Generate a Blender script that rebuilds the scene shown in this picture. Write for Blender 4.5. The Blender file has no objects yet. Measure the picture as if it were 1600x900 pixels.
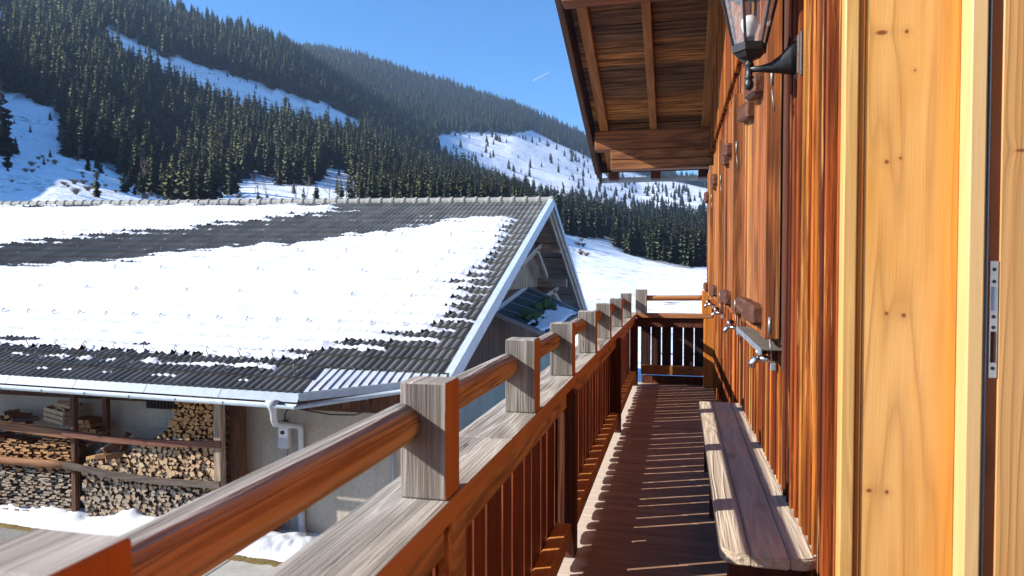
import bpy, bmesh, math, random
import numpy as np
from mathutils import Vector, Matrix, Euler, noise as mnoise
R = random.Random(7)
rad = math.radians
S = bpy.context.scene
COL = S.collection

# ------------------------------------------------------------------ camera
TH, PITCH, EYE = rad(13.4), math.atan(29/1100), 1.52
cd = bpy.data.cameras.new('camera'); cam = bpy.data.objects.new('camera', cd); COL.objects.link(cam)
cam.location = (0, 0, EYE); cam.rotation_euler = (rad(90)-PITCH, 0, TH)
cd.sensor_width = 36; cd.lens = 1100/1600*36; cd.clip_start = .05; cd.clip_end = 30000
cd.dof.use_dof = True; cd.dof.focus_distance = 6.0; cd.dof.aperture_fstop = 6.3
S.camera = cam
# ------------------------------------------------------------------ sun and sky
SUN_EL = 30.0
SUN_TRAVEL = (math.cos(rad(23.7)), math.sin(rad(23.7)))          # horizontal direction the light travels
w = bpy.data.worlds.new('World'); S.world = w; w.use_nodes = True
wn = w.node_tree; bg = wn.nodes['Background']
sky = wn.nodes.new('ShaderNodeTexSky'); sky.sky_type = 'NISHITA'; sky.sun_disc = False
sky.sun_elevation = rad(SUN_EL)
sky.sun_rotation = math.atan2(-SUN_TRAVEL[0], -SUN_TRAVEL[1])
sky.altitude = 1200; sky.air_density = 1.0; sky.dust_density = 0.1; sky.ozone_density = 5.0
hs = wn.nodes.new('ShaderNodeHueSaturation'); hs.inputs['Saturation'].default_value = 1.2; hs.inputs['Value'].default_value = .98
wn.links.new(sky.outputs[0], hs.inputs['Color']); wn.links.new(hs.outputs[0], bg.inputs[0]); bg.inputs[1].default_value = 0.13
sd = bpy.data.lights.new('sun', 'SUN'); sun = bpy.data.objects.new('sun', sd); COL.objects.link(sun)
sd.energy = 5.0; sd.angle = rad(.5); sd.color = (1, .94, .85)
sdir = Vector((SUN_TRAVEL[0]*math.cos(rad(SUN_EL)), SUN_TRAVEL[1]*math.cos(rad(SUN_EL)), -math.sin(rad(SUN_EL))))
sun.rotation_euler = sdir.to_track_quat('-Z', 'Y').to_euler(); sun.location = (-30, -20, 40)
S.view_settings.view_transform = 'Standard'; S.view_settings.look = 'None'
S.view_settings.exposure = 0.94; S.view_settings.gamma = 1

# ------------------------------------------------------------------ materials
class G:
    def __init__(s, name):
        s.m = bpy.data.materials.new(name); s.m.use_nodes = True; s.t = s.m.node_tree; s.t.nodes.clear()
        s.out = s.n('OutputMaterial'); s.b = s.n('BsdfPrincipled'); s.l(s.b.outputs[0], s.out.inputs[0])
    def n(s, typ, **kw):
        nd = s.t.nodes.new('ShaderNode'+typ)
        for k, v in kw.items(): setattr(nd, k, v)
        return nd
    def l(s, a, b): s.t.links.new(a, b)
    def put(s, sock, v):
        if hasattr(v, 'is_output') or isinstance(v, bpy.types.NodeSocket): s.l(v, sock)
        else: sock.default_value = v
    def math(s, op, a, b=0.0, c=None, clamp=False):
        nd = s.n('Math', operation=op, use_clamp=clamp); s.put(nd.inputs[0], a); s.put(nd.inputs[1], b)
        if c is not None: s.put(nd.inputs[2], c)
        return nd.outputs[0]
    def vmath(s, op, a, b):
        nd = s.n('VectorMath', operation=op); s.put(nd.inputs[0], a); s.put(nd.inputs[1], b); return nd.outputs[0]
    def noise(s, vec, scale=5, detail=3, rough=.55, dist=0.0):
        nd = s.n('TexNoise'); s.l(vec, nd.inputs['Vector']); nd.inputs['Scale'].default_value = scale
        nd.inputs['Detail'].default_value = detail; nd.inputs['Roughness'].default_value = rough
        nd.inputs['Distortion'].default_value = dist; return nd.outputs[0]
    def ramp(s, fac, stops):
        nd = s.n('ValToRGB'); cr = nd.color_ramp
        while len(cr.elements) < len(stops): cr.elements.new(.5)
        for e, (p, c) in zip(cr.elements, stops):
            e.position = p; e.color = (*c, 1) if isinstance(c, (tuple, list)) else (c, c, c, 1)
        s.put(nd.inputs[0], fac); return nd.outputs[0]
    def mix(s, fac, a, b, blend='MIX'):
        nd = s.n('Mix', data_type='RGBA', blend_type=blend)
        s.put(nd.inputs[0], fac)
        for i, v in ((6, a), (7, b)):
            s.put(nd.inputs[i], (*v, 1) if isinstance(v, tuple) and len(v) == 3 else v)
        return nd.outputs[2]
    def rnd(s):
        o = s.n('ObjectInfo').outputs['Random']; g = s.n('NewGeometry').outputs['Random Per Island']
        return s.math('FRACT', s.math('ADD', o, g))
    def obj(s): return s.n('TexCoord').outputs['Object']
    def bump(s, h, dist=.01, strength=1.0):
        nd = s.n('Bump'); nd.inputs['Strength'].default_value = strength; nd.inputs['Distance'].default_value = dist
        s.l(h, nd.inputs['Height']); s.l(nd.outputs[0], s.b.inputs['Normal'])
    def col(s, c): s.put(s.b.inputs['Base Color'], (*c, 1) if isinstance(c, tuple) and len(c) == 3 else c)
    def rough(s, v): s.put(s.b.inputs['Roughness'], v)

def plain(name, c, rough=.6, metal=0.0, var=.15, scale=8.0, bump=.002):
    g = G(name); o = g.obj(); nz = g.noise(o, scale, 5)
    lo = tuple(x*(1-var) for x in c); hi = tuple(min(1, x*(1+var)) for x in c)
    g.col(g.ramp(nz, [(.3, lo), (.7, hi)])); g.rough(rough); g.b.inputs['Metallic'].default_value = metal
    if bump: g.bump(g.noise(o, scale*6, 4), bump)
    return g.m

def wood(name, axis, tints, dark, weather=None, weather_z=False, contrast=.6, rings=9.0, knots=.5, rough=.6, bump=.004, spec=.3, fib=90.0, wear=0.0, wearcol=(.42, .27, .12), stain=0.0, cr=5.0, sun_strip=None):
    """tints: colours picked per board.  weather: grey colour mixed in (everywhere, or only where the face looks up)."""
    g = G(name); r = g.rnd()
    off = g.n('CombineXYZ'); g.put(off.inputs[0], g.math('MULTIPLY', r, 37.0)); g.put(off.inputs[1], g.math('MULTIPLY', r, 91.0)); g.put(off.inputs[2], g.math('MULTIPLY', r, 53.0))
    p = g.vmath('ADD', g.obj(), off.outputs[0])
    def sc(al, cr):
        v = [cr, cr, cr]; v['xyz'.index(axis)] = al; return g.vmath('MULTIPLY', p, tuple(v))
    broad = g.noise(sc(.45, cr), 1.0, 3, .5, .3)
    ring = g.math('PINGPONG', g.math('MULTIPLY', broad, rings*2), 1.0)
    ring = g.math('POWER', ring, 1.6)
    fibre = g.noise(sc(2.2, fib), 1.0, 4, .65)
    blot = g.noise(sc(1.6, 7.0), 1.0, 4, .6, .6)
    f = g.math('ADD', g.math('MULTIPLY', ring, .34), g.math('ADD', g.math('MULTIPLY', fibre, .5), g.math('MULTIPLY', blot, .42)))
    tints = list(tints)*(2 if len(tints) == 1 else 1); n = len(tints)
    nd = g.n('ValToRGB'); nd.color_ramp.interpolation = 'CONSTANT' if len(tints) > 5 else 'LINEAR'; cr = nd.color_ramp
    while len(cr.elements) < n: cr.elements.new(.5)
    for i, e in enumerate(cr.elements): e.position = i/n if n > 5 else i/max(1, n-1); e.color = (*tints[i], 1)
    rr = g.math('FRACT', g.math('MULTIPLY', r, 7.31)); g.l(rr, nd.inputs[0])
    light = nd.outputs[0]
    fac = g.ramp(f, [(.42, 1.0), (.42+.5*contrast**-1*.55, 0.0)])
    c = g.mix(g.math('MULTIPLY', fac, contrast), light, g.mix(.75, light, dark, 'MIX'))
    # knots
    vo = g.n('TexVoronoi'); g.l(sc(1.3, 4.5), vo.inputs['Vector']); vo.inputs['Scale'].default_value = 1.0
    kd = g.ramp(vo.outputs['Distance'], [(.05, 1.0), (.13, 0.0)])
    c = g.mix(g.math('MULTIPLY', kd, knots), c, tuple(x*.45 for x in dark))
    if wear:                                                    # paint rubbed through to paler wood, in streaks
        wr = g.ramp(g.noise(sc(.9, 42.0), 1.0, 5, .7, .3), [(.57, 0.0), (.66, 1.0)])
        c = g.mix(g.math('MULTIPLY', wr, wear), c, wearcol)
    if stain:
        st = g.ramp(g.noise(sc(.8, 26.0), 1.0, 4, .65), [(.45, 0.0), (.66, 1.0)])
        c = g.mix(g.math('MULTIPLY', st, stain), c, tuple(x*.35 for x in dark))
    if weather is not None:
        gr = g.ramp(f, [(.35, tuple(x*.45 for x in weather)), (.75, weather), (.95, tuple(min(1, x*1.35) for x in weather))])
        if weather_z:
            nz = g.n('SeparateXYZ'); g.l(g.n('NewGeometry').outputs['True Normal'], nz.inputs[0])
            k = g.math('ADD', nz.outputs[2], g.math('MULTIPLY', g.math('SUBTRACT', g.noise(sc(.8, 14), 1.0, 4, .6), .5), 1.1))
            c = g.mix(g.ramp(k, [(.58, 0.0), (.86, 1.0)]), c, gr)
        else:
            c = g.mix(.9, c, gr)
        ck = g.math('ABSOLUTE', g.math('SUBTRACT', g.noise(sc(.7, 19.0), 1.0, 3, .5, .25), .5))
        pt = g.ramp(g.noise(sc(.9, 6.0), 1.0, 2), [(.46, 0.0), (.6, 1.0)])
        c = g.mix(g.math('MULTIPLY', g.math('MULTIPLY', g.ramp(ck, [(.004, 1.0), (.016, 0.0)]), pt), .8), c, (.05,.035,.025))
    if sun_strip is not None:                                          # sunlit strip painted pale along the outer deck edge
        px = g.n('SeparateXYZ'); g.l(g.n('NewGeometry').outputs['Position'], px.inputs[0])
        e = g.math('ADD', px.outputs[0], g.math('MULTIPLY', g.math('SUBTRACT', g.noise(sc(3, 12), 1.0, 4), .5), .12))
        c = g.mix(g.ramp(g.math('MULTIPLY_ADD', e, 5.0, 3.25), [(.70, .92), (.95, 0.0)]), c, sun_strip)
    g.col(c); g.rough(rough); g.b.inputs['Specular IOR Level'].default_value = spec
    h = g.math('ADD', g.math('MULTIPLY', fibre, .7), g.math('MULTIPLY', ring, .45))
    g.bump(h, bump)
    return g.m

WALLT = [(.36,.075,.014), (.50,.15,.022), (.13,.026,.009), (.62,.25,.045), (.34,.075,.014), (.08,.018,.008), (.44,.12,.018), (.18,.036,.010)]
M = {}
M['wall_board'] = wood('larch cladding', 'z', WALLT, (.055,.012,.006), contrast=.9, rings=5, knots=.4, fib=70, bump=.008, spec=.12, wear=.6, wearcol=(.74,.36,.085), stain=.75, rough=.7)
M['wall_batten'] = wood('larch cover batten', 'z', [WALLT[i] for i in (5,1,2,6,7,3,4,0)], (.06,.014,.007), contrast=.9, rings=4, knots=.3, fib=60, bump=.008, spec=.12, wear=.7, wearcol=(.80,.42,.12), stain=.65, rough=.7)
M['shutter'] = wood('shutter wood', 'z', [(.48,.16,.032), (.34,.095,.02), (.58,.24,.055)], (.06,.014,.007), contrast=.9, rings=5, knots=.4, wear=.7, wearcol=(.62,.36,.12), stain=.7, rough=.7)
M['dark_block'] = wood('dark stained block', 'y', [(.13,.045,.02), (.10,.035,.017)], (.03,.01,.006), wear=.5, wearcol=(.3,.15,.06))
M['fresh'] = wood('fresh spruce', 'z', [(.68,.43,.165), (.66,.39,.13)], (.46,.20,.045), contrast=.55, rings=12, knots=.0, fib=120, bump=.0015, rough=.45)
M['fresh_edge'] = wood('fresh spruce edge', 'z', [(.70,.46,.21)], (.50,.26,.08), contrast=.4, rings=6, knots=.3, bump=.0012, rough=.45)
M['rebate'] = wood('brown rebate', 'z', [(.42,.11,.025)], (.16,.035,.01), contrast=.5, rings=5, bump=.001)  # redder, browner tone than the frame boards around it
M['cap'] = wood('weathered cap board', 'y', [(.40,.36,.32)], (.2,.17,.14), weather=(.43,.405,.365), contrast=.6, rings=7, knots=.4, bump=.008, rough=.85, spec=.15, fib=110)
M['cap_x'] = wood('weathered cap board across', 'x', [(.42,.19,.075)], (.2,.07,.03), contrast=.6, bump=.005, rough=.75, spec=.2)
M['grey_post'] = wood('weathered post face', 'z', [(.36,.33,.30)], (.18,.16,.14), weather=(.285,.26,.225), contrast=.8, rings=7, knots=.3, bump=.008, rough=.85, spec=.15, fib=110)
M['orange_post'] = wood('stained post face', 'z', [(.62,.215,.032), (.58,.20,.03)], (.28,.07,.012), contrast=.6, rings=6, knots=.6, bump=.003)
M['orange_beam'] = wood('stained beam edge', 'y', [(.66,.28,.075)], (.32,.11,.028), contrast=.6, rings=6, knots=.5, bump=.004)
M['rough_beam'] = wood('rough sawn beam', 'y', [(.64,.33,.125)], (.17,.065,.022), contrast=1.0, rings=9, knots=.8, fib=40, bump=.014)
M['log'] = wood('turned handrail log', 'y', [(.66,.39,.18), (.62,.36,.155)], (.27,.115,.042), weather=(.44,.415,.385), weather_z=True, contrast=1.0, rings=9, knots=.7, bump=.009, rough=.9, spec=.06, cr=15.0)
M['log_x'] = wood('turned handrail log across', 'x', [(.50,.22,.07)], (.24,.07,.02), weather=(.47,.38,.3), weather_z=True, contrast=.8, rings=8, knots=.7, bump=.004, rough=.5)
M['baluster'] = wood('stained balustrade board', 'z', [(.28,.065,.018), (.22,.05,.017), (.34,.08,.02)], (.08,.02,.009), contrast=.8, knots=.4, bump=.004, rough=.5)
M['dark_post'] = wood('dark stained post', 'z', [(.12,.035,.016)], (.03,.01,.006), contrast=.8, knots=.5, bump=.006)
M['shade_board'] = wood('shade darkened board', 'z', [(.045,.018,.011), (.035,.015,.01)], (.012,.006,.004), contrast=.8, bump=.004)  # near-black tone paints the shade on the far balustrade
M['deck'] = wood('stained deck board', 'x', [(.47,.29,.185), (.39,.23,.145), (.45,.285,.19), (.50,.305,.19)], (.18,.098,.062), contrast=.7, rings=5, knots=.4, bump=.004, rough=.6, sun_strip=(.60,.54,.46))
M['bench'] = wood('weathered bench plank', 'y', [(.62,.53,.40), (.58,.49,.37)], (.31,.22,.155), contrast=.65, rings=10, knots=.4, bump=.007, rough=.8, spec=.2, wear=.15, wearcol=(.5,.33,.2), cr=8.0)
M['soffit'] = wood('roof boarding', 'x', [(.54,.23,.065), (.20,.10,.045), (.66,.32,.10), (.13,.065,.036), (.42,.19,.065), (.18,.095,.048)], (.035,.017,.010), contrast=1.0, rings=6, knots=.5, wear=.45, wearcol=(.42,.22,.08), stain=.7, bump=.006, rough=.7)
M['rafter'] = wood('roof rafter', 'y', [(.36,.16,.05)], (.14,.05,.018), contrast=.7, rings=6, knots=.6, bump=.005)
M['purlin'] = wood('roof purlin', 'x', [(.36,.17,.06), (.30,.11,.04)], (.10,.032,.013), contrast=1.0, rings=6, knots=.7, bump=.006, wear=.5, wearcol=(.42,.22,.09), stain=.5)
M['barge'] = wood('dark barge board', 'y', [(.09,.05,.032), (.12,.06,.035)], (.03,.017,.012), contrast=.8, bump=.006, rough=.8)
M['grey_plank_z'] = wood('old grey plank upright', 'z', [(.42,.32,.23), (.36,.27,.19), (.47,.35,.24)], (.15,.10,.07), contrast=.9, bump=.006, rough=.85)
M['grey_plank_x'] = wood('old grey plank lengthwise', 'x', [(.42,.33,.25), (.34,.26,.195), (.47,.38,.29)], (.15,.105,.075), contrast=.9, bump=.006, rough=.85)
M['grey_plank_y'] = wood('old grey plank sloped', 'y', [(.46,.38,.30), (.41,.34,.27)], (.16,.115,.085), contrast=.9, bump=.006, rough=.85)
M['brown_plank_z'] = wood('brown barn board', 'z', [(.17,.075,.04), (.12,.055,.03), (.21,.10,.055)], (.05,.022,.014), contrast=.9, bump=.006, rough=.8)
M['brown_rail'] = wood('brown rack rail', 'x', [(.33,.15,.065), (.27,.12,.06)], (.12,.05,.025), contrast=.8, bump=.006, rough=.75)
M['grey_rail'] = wood('grey rack rail', 'x', [(.15,.115,.09)], (.05,.035,.028), contrast=.8, bump=.006, rough=.85)
M['red_rail'] = wood('reddish rack rail', 'x', [(.24,.10,.06)], (.10,.04,.025), contrast=.8, bump=.006, rough=.8)

def reveal_wood(name, cx, cz, knots, light, mid, deep):
    g = G(name); o = g.obj(); sp = g.n('SeparateXYZ'); g.l(o, sp.inputs[0]); x, z = sp.outputs[0], sp.outputs[2]
    wz = g.noise(g.vmath('MULTIPLY', o, (3., 1., .5)), 1.0, 2); u = g.math('ADD', x, g.math('MULTIPLY', g.math('SUBTRACT', wz, .5), .10))
    halo = None; core = None
    for kx, kz, a, b in knots:
        dx = g.math('DIVIDE', g.math('SUBTRACT', x, kx-cx), a); dz = g.math('DIVIDE', g.math('SUBTRACT', z, kz-cz), b)
        d = g.math('SQRT', g.math('ADD', g.math('MULTIPLY', dx, dx), g.math('MULTIPLY', dz, dz)))
        e = g.math('SQRT', g.math('ADD', g.math('MULTIPLY', dx, dx), g.math('MULTIPLY', g.math('MULTIPLY', dz, dz), .10)))
        near = g.math('POWER', 2.7, g.math('MULTIPLY', e, -.9))
        u = g.math('ADD', u, g.math('MULTIPLY', near, g.math('MULTIPLY', dx, a*1.3)))
        c = g.ramp(d, [(.55, 1.0), (1.05, 0.0)]); hl = g.ramp(g.math('MULTIPLY', d, .25), [(.2, .6), (.9, 0.0)])
        core = c if core is None else g.math('MAXIMUM', core, c); halo = hl if halo is None else g.math('MAXIMUM', halo, hl)
    cv = g.n('CombineXYZ'); g.l(u, cv.inputs[0]); g.l(z, cv.inputs[2])
    big = g.noise(g.vmath('MULTIPLY', cv.outputs[0], (6.5, 1., .34)), 1.0, 2, .45)
    ring = g.math('POWER', g.math('PINGPONG', g.math('MULTIPLY', big, 22.0), 1.0), 2.2)
    fine = g.noise(g.vmath('MULTIPLY', cv.outputs[0], (230., 1., 3.)), 1.0, 3, .6)
    tone = g.noise(g.vmath('MULTIPLY', o, (5., 1., 1.1)), 1.0, 4, .6)
    c = g.ramp(tone, [(.34, mid), (.60, light)])
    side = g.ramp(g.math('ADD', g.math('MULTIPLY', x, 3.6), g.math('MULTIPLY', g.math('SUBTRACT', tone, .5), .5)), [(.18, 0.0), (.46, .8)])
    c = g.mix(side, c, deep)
    c = g.mix(g.math('MULTIPLY', ring, .75), c, g.mix(.6, c, (.40,.16,.035))); c = g.mix(g.math('MULTIPLY', fine, .25), c, (.44,.22,.07))
    res = g.ramp(g.noise(g.vmath('MULTIPLY', cv.outputs[0], (16., 1., 2.6)), 1.0, 5, .7, .8), [(.70, 0.0), (.76, .6)]); c = g.mix(res, c, (.52,.24,.07))
    c = g.mix(g.math('MULTIPLY', halo, .55), c, (.46,.19,.05)); c = g.mix(core, c, g.mix(g.noise(o, 160, 3), (.13,.04,.012), (.34,.11,.025)))
    g.col(c); g.rough(.42); g.b.inputs['Specular IOR Level'].default_value = .35; g.bump(g.math('ADD', fine, ring), .0012, .7); return g.m
REVEAL_K = [(.583, 2.24, .020, .009), (.652, 2.238, .007, .0075), (.602, 1.848, .008, .008), (.640, 1.858, .005, .006), (.702, 2.47, .006, .007), (.607, 1.385, .007, .008), (.655, 1.380, .009, .008), (.565, .835, .010, .008), (.615, .834, .007, .008), (.676, 2.12, .004, .004)]
INNER_K = [(.985, 1.62, .008, .008), (1.01, .87, .009, .009), (.93, 1.86, .018, .006)]
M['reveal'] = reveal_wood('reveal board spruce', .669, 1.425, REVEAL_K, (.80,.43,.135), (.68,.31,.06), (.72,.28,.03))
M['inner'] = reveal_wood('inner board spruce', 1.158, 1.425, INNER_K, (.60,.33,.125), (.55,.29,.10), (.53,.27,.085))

def firewood_mat(name, tints, dark):
    g = G(name); r = g.rnd(); o = g.obj()
    nd = g.n('ValToRGB'); cr = nd.color_ramp
    while len(cr.elements) < len(tints): cr.elements.new(.5)
    for i, e in enumerate(cr.elements): e.position = i/(len(tints)-1); e.color = (*tints[i], 1)
    g.l(r, nd.inputs[0])
    geo = g.n('NewGeometry'); sp = g.n('SeparateXYZ'); g.l(geo.outputs['True Normal'], sp.inputs[0])
    end = g.ramp(g.math('MULTIPLY', sp.outputs[1], -1.0), [(.5, 0.0), (.8, 1.0)])
    nz = g.ramp(g.noise(o, 45, 4), [(.3, .72), (.7, 1.1)])
    c = g.mix(end, dark, nd.outputs[0])
    g.col(g.mix(1.0, c, nz, 'MULTIPLY')); g.rough(.85); g.bump(g.noise(o, 120, 3), .003)
    return g.m
M['fw_fresh'] = firewood_mat('split logs pale', [(.58,.40,.22), (.66,.50,.31), (.50,.30,.14), (.62,.45,.26), (.44,.26,.13)], (.24,.13,.07))
M['fw_orange'] = firewood_mat('split logs orange', [(.50,.25,.085), (.58,.33,.13), (.42,.19,.06), (.54,.29,.10)], (.22,.10,.05))
M['fw_grey'] = firewood_mat('split logs greyed', [(.36,.29,.21), (.44,.36,.27), (.28,.21,.15), (.48,.34,.21), (.39,.32,.25)], (.18,.13,.09))

def steel(name, c, rough, metal=1.0): return plain(name, c, rough, metal, .12, 20, .0006)
M['verge'] = plain('pale blue painted verge', (.50,.57,.64), .5, 0, .1, 5, .001)
M['zinc'] = plain('zinc sheet', (.30,.36,.42), .6, .1, .14, 6, .001)
M['zinc_dark'] = plain('zinc sheet dull', (.30,.34,.39), .5, .5, .12, 6, .001)
M['chrome'] = steel('cast silver fitting', (.72,.72,.72), .25)
M['iron'] = plain('black painted iron', (.018,.02,.022), .38, 0.0, .3, 30, .0008)
M['sill'] = plain('dull brown tin', (.20,.17,.14), .5, .3, .2, 9, .001)
M['dull'] = plain('dull steel', (.26,.25,.24), .45, .6, .2, 30, 0)
M['strike'] = steel('brushed steel plate', (.55,.50,.42), .4)
M['black'] = plain('black rubber', (.012,.013,.016), .35, 0, .2, 20, 0)
M['shade_recess'] = plain('shade darkened recess', (.06,.02,.01), .9, 0, .2, 20, 0)  # dark tone puts shade into shutter gaps and board grooves
M['grey_seal'] = plain('grey seal', (.16,.18,.21), .4, 0, .1, 10, 0)
M['glasswhite'] = plain('opal bulb', (.82,.82,.80), .25, 0, .03, 5, 0)
M['pvc'] = plain('grey plastic', (.50,.51,.52), .5, 0, .08, 8, .0006)
M['white_box'] = plain('white plastic', (.72,.73,.72), .45, 0, .05, 8, 0)
M['cable'] = plain('black cable', (.03,.03,.03), .5, 0, .2, 9, 0)
M['stone_step'] = plain('concrete block', (.28,.25,.21), .9, 0, .25, 12, .006)
M['crate'] = wood('pale crate slat', 'x', [(.52,.38,.22)], (.25,.15,.08), contrast=.6, bump=.003, rough=.8)
M['basket'] = plain('blackened wicker', (.035,.028,.024), .8, 0, .4, 40, .004)
M['canopy'] = plain('dark bitumen sheet', (.045,.055,.058), .7, 0, .3, 5, .002)
M['trunk'] = plain('spruce bark', (.10,.07,.05), .9, 0, .3, 3, .02)
M['twig'] = plain('bare twigs', (.20,.15,.12), .9, 0, .25, 3, 0)
M['twig_red'] = plain('reddish bare twigs', (.19,.115,.095), .9, 0, .25, 3, 0)

def lantern_glass():
    g = G('lantern pane'); g.col((.9,.9,.92)); g.rough(.25)
    tr = g.n('BsdfTransparent'); gl = g.n('BsdfPrincipled'); gl.inputs['Base Color'].default_value = (.55,.57,.6,1); gl.inputs['Roughness'].default_value = .25
    gl.inputs['Metallic'].default_value = 0
    mx = g.n('MixShader'); o = g.obj(); nz = g.noise(o, 60, 4)
    f = g.ramp(nz, [(.35, .12), (.7, .34)]); g.l(f, mx.inputs[0]); g.l(tr.outputs[0], mx.inputs[1]); g.l(gl.outputs[0], mx.inputs[2]); g.l(mx.outputs[0], g.out.inputs[0])
    g.t.nodes.remove(g.b); return g.m
M['pane'] = lantern_glass()

def snow(name, dirt=0.0):
    g = G(name); o = g.obj(); nz = g.noise(o, 3, 6)
    c = g.ramp(nz, [(.3, (.62,.64,.68)), (.7, (.72,.735,.76))])
    if dirt:
        d = g.ramp(g.noise(o, 9, 6, .7), [(.62, 0.0), (.75, 1.0)])
        c = g.mix(g.math('MULTIPLY', d, dirt), c, (.45,.40,.33))
    g.col(c); g.rough(.7); g.b.inputs['Specular IOR Level'].default_value = .25
    g.bump(g.noise(o, 24, 5), .012, .6); return g.m
M['snow'] = snow('roof snow'); M['bank'] = snow('bank snow', .35)

def roughcast():
    g = G('roughcast render'); o = g.obj(); a = g.noise(o, 1.2, 5); b = g.noise(o, 30, 5, .7); d = g.noise(o, 90, 3, .6)
    c = g.ramp(a, [(.3, (.44,.385,.295)), (.7, (.60,.53,.415))])
    c = g.mix(g.ramp(b, [(.5, 0.0), (.72, .55)]), c, (.20,.19,.175))
    st = g.ramp(g.noise(g.vmath('MULTIPLY', o, (6., 6., .5)), 1.0, 4, .6), [(.5, 0.0), (.75, .45)])
    c = g.mix(st, c, (.30,.275,.24))
    g.col(c); g.rough(.95); g.bump(g.math('ADD', b, g.math('MULTIPLY', d, .7)), .025, .9); return g.m
M['render'] = roughcast()

def tile_mat():
    g = G('concrete roof tile'); r = g.rnd(); o = g.obj(); nz = g.noise(o, 9, 5, .65)
    geo = g.n('NewGeometry'); pos = g.n('SeparateXYZ'); g.l(geo.outputs['Position'], pos.inputs[0])
    # the upper courses near the gable are lichen-bleached, the lower courses dark
    gx = g.math('MULTIPLY_ADD', pos.outputs[0], .06, 1.12, True)
    gy = g.math('MULTIPLY_ADD', pos.outputs[1], .15, -1.55, True)
    li = g.math('MULTIPLY', gx, g.math('MULTIPLY_ADD', gy, .85, .15))
    base = g.ramp(r, [(0.0, (.055,.054,.052)), (.5, (.08,.078,.074)), (1.0, (.105,.10,.094))])
    bl = g.ramp(r, [(0.0, (.24,.23,.20)), (.5, (.31,.295,.255)), (1.0, (.37,.35,.30))])
    c = g.mix(li, base, bl)
    lich = g.ramp(g.noise(geo.outputs['Position'], 2.3, 5, .7), [(.58, 0.0), (.72, .6)])
    c = g.mix(g.math('MULTIPLY', lich, .6), c, (.21,.19,.14))
    c = g.mix(g.math('MULTIPLY', nz, .7), c, g.mix(1.0, c, (.35,.35,.35), 'MULTIPLY'))
    g.col(c); g.rough(.62); g.b.inputs['Specular IOR Level'].default_value = .35; g.bump(g.noise(o, 60, 4), .003); return g.m
M['tile'] = tile_mat()
M['ridge'] = plain('ridge tile', (.30,.29,.25), .8, 0, .3, 9, .003)

def tin_mat():
    g = G('rust streaked tin'); o = g.obj(); r = g.rnd()
    a = g.noise(g.vmath('MULTIPLY', o, (26., 1.2, 1.)), 1.0, 3, .6)
    c = g.ramp(r, [(0.0, (.50,.55,.59)), (1.0, (.62,.66,.69))])
    c = g.mix(g.ramp(a, [(.57, 0.0), (.64, .85)]), c, (.36,.13,.06))
    b = g.noise(g.vmath('MULTIPLY', o, (17., .9, 1.)), 1.7, 3, .6)
    c = g.mix(g.ramp(b, [(.60, 0.0), (.66, .7)]), c, (.07,.10,.17))
    g.col(c); g.rough(.45); g.b.inputs['Metallic'].default_value = .1; return g.m
M['tin'] = tin_mat()

def crown_mat(name, lo, hi):
    g = G(name); r = g.rnd(); oi = g.n('ObjectInfo').outputs['Random']
    c = g.ramp(oi, [(0.0, lo), (.55, tuple((a+b)/2 for a, b in zip(lo, hi))), (.93, hi), (1.0, (.115,.085,.04))])
    nz = g.noise(g.obj(), 1.1, 4, .7)
    c = g.mix(g.ramp(nz, [(.35, 0.0), (.7, .65)]), c, tuple(x*1.4 for x in hi))
    g.col(c); g.rough(.8); g.b.inputs['Specular IOR Level'].default_value = .15; return g.m
M['crown'] = crown_mat('spruce needles', (.056,.090,.062), (.112,.134,.068))

def terrain_mat():
    g = G('snowy hillside'); p = g.n('NewGeometry').outputs['Position']
    at = g.n('Attribute'); at.attribute_name = 'forest'
    a = g.noise(p, .02, 6, .6); b = g.noise(p, .22, 5, .65)
    c = g.ramp(a, [(.3, (.80,.83,.88)), (.7, (.90,.91,.93))])
    bare = g.ramp(g.math('ADD', g.math('MULTIPLY', b, .75), g.math('MULTIPLY', g.noise(p, .045, 3), .35)), [(.64, 0.0), (.70, 1.0)])
    spk = g.ramp(g.math('ADD', g.noise(p, .55, 3, .6), g.math('MULTIPLY', g.noise(p, .03, 3), .45)), [(.86, 0.0), (.90, .85)])
    c = g.mix(spk, c, (.11,.085,.06))
    c = g.mix(g.math('MULTIPLY', bare, .75), c, (.20,.15,.10))
    ft = g.math('MULTIPLY', at.outputs['Fac'], g.ramp(b, [(.35, .95), (.65, .45)]))
    c = g.mix(ft, c, (.055,.045,.032))
    g.col(c); g.rough(.8); g.b.inputs['Specular IOR Level'].default_value = .2
    g.bump(g.math('ADD', g.noise(p, .5, 5, .5), g.math('MULTIPLY', g.noise(p, .1, 4), 4.0)), .5, .55); return g.m
M['terrain'] = terrain_mat()

def asphalt():
    g = G('pale asphalt'); p = g.n('NewGeometry').outputs['Position']
    c = g.ramp(g.noise(p, 55, 3, .7), [(.3, (.12,.115,.11)), (.55, (.27,.26,.245)), (.75, (.42,.41,.38))])
    c = g.mix(g.math('MULTIPLY', g.noise(p, 1.1, 4), .5), c, (.20,.19,.175))
    g.col(c); g.rough(.9); g.bump(g.noise(p, 70, 3), .01); return g.m
M['asphalt'] = asphalt()
M['slab'] = plain('concrete paving', (.40,.385,.34), .9, 0, .18, 3, .004)
def moss():
    g = G('yellow moss and dry grass'); p = g.n('NewGeometry').outputs['Position']
    g.col(g.ramp(g.noise(p, 14, 5, .7), [(.3, (.075,.055,.02)), (.5, (.19,.125,.03)), (.7, (.14,.125,.03))])); g.rough(.95); g.bump(g.noise(p, 60, 3), .02); return g.m
M['moss'] = moss()
M['green_moss'] = plain('green moss', (.055,.085,.02), .95, 0, .5, 20, .02)
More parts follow.
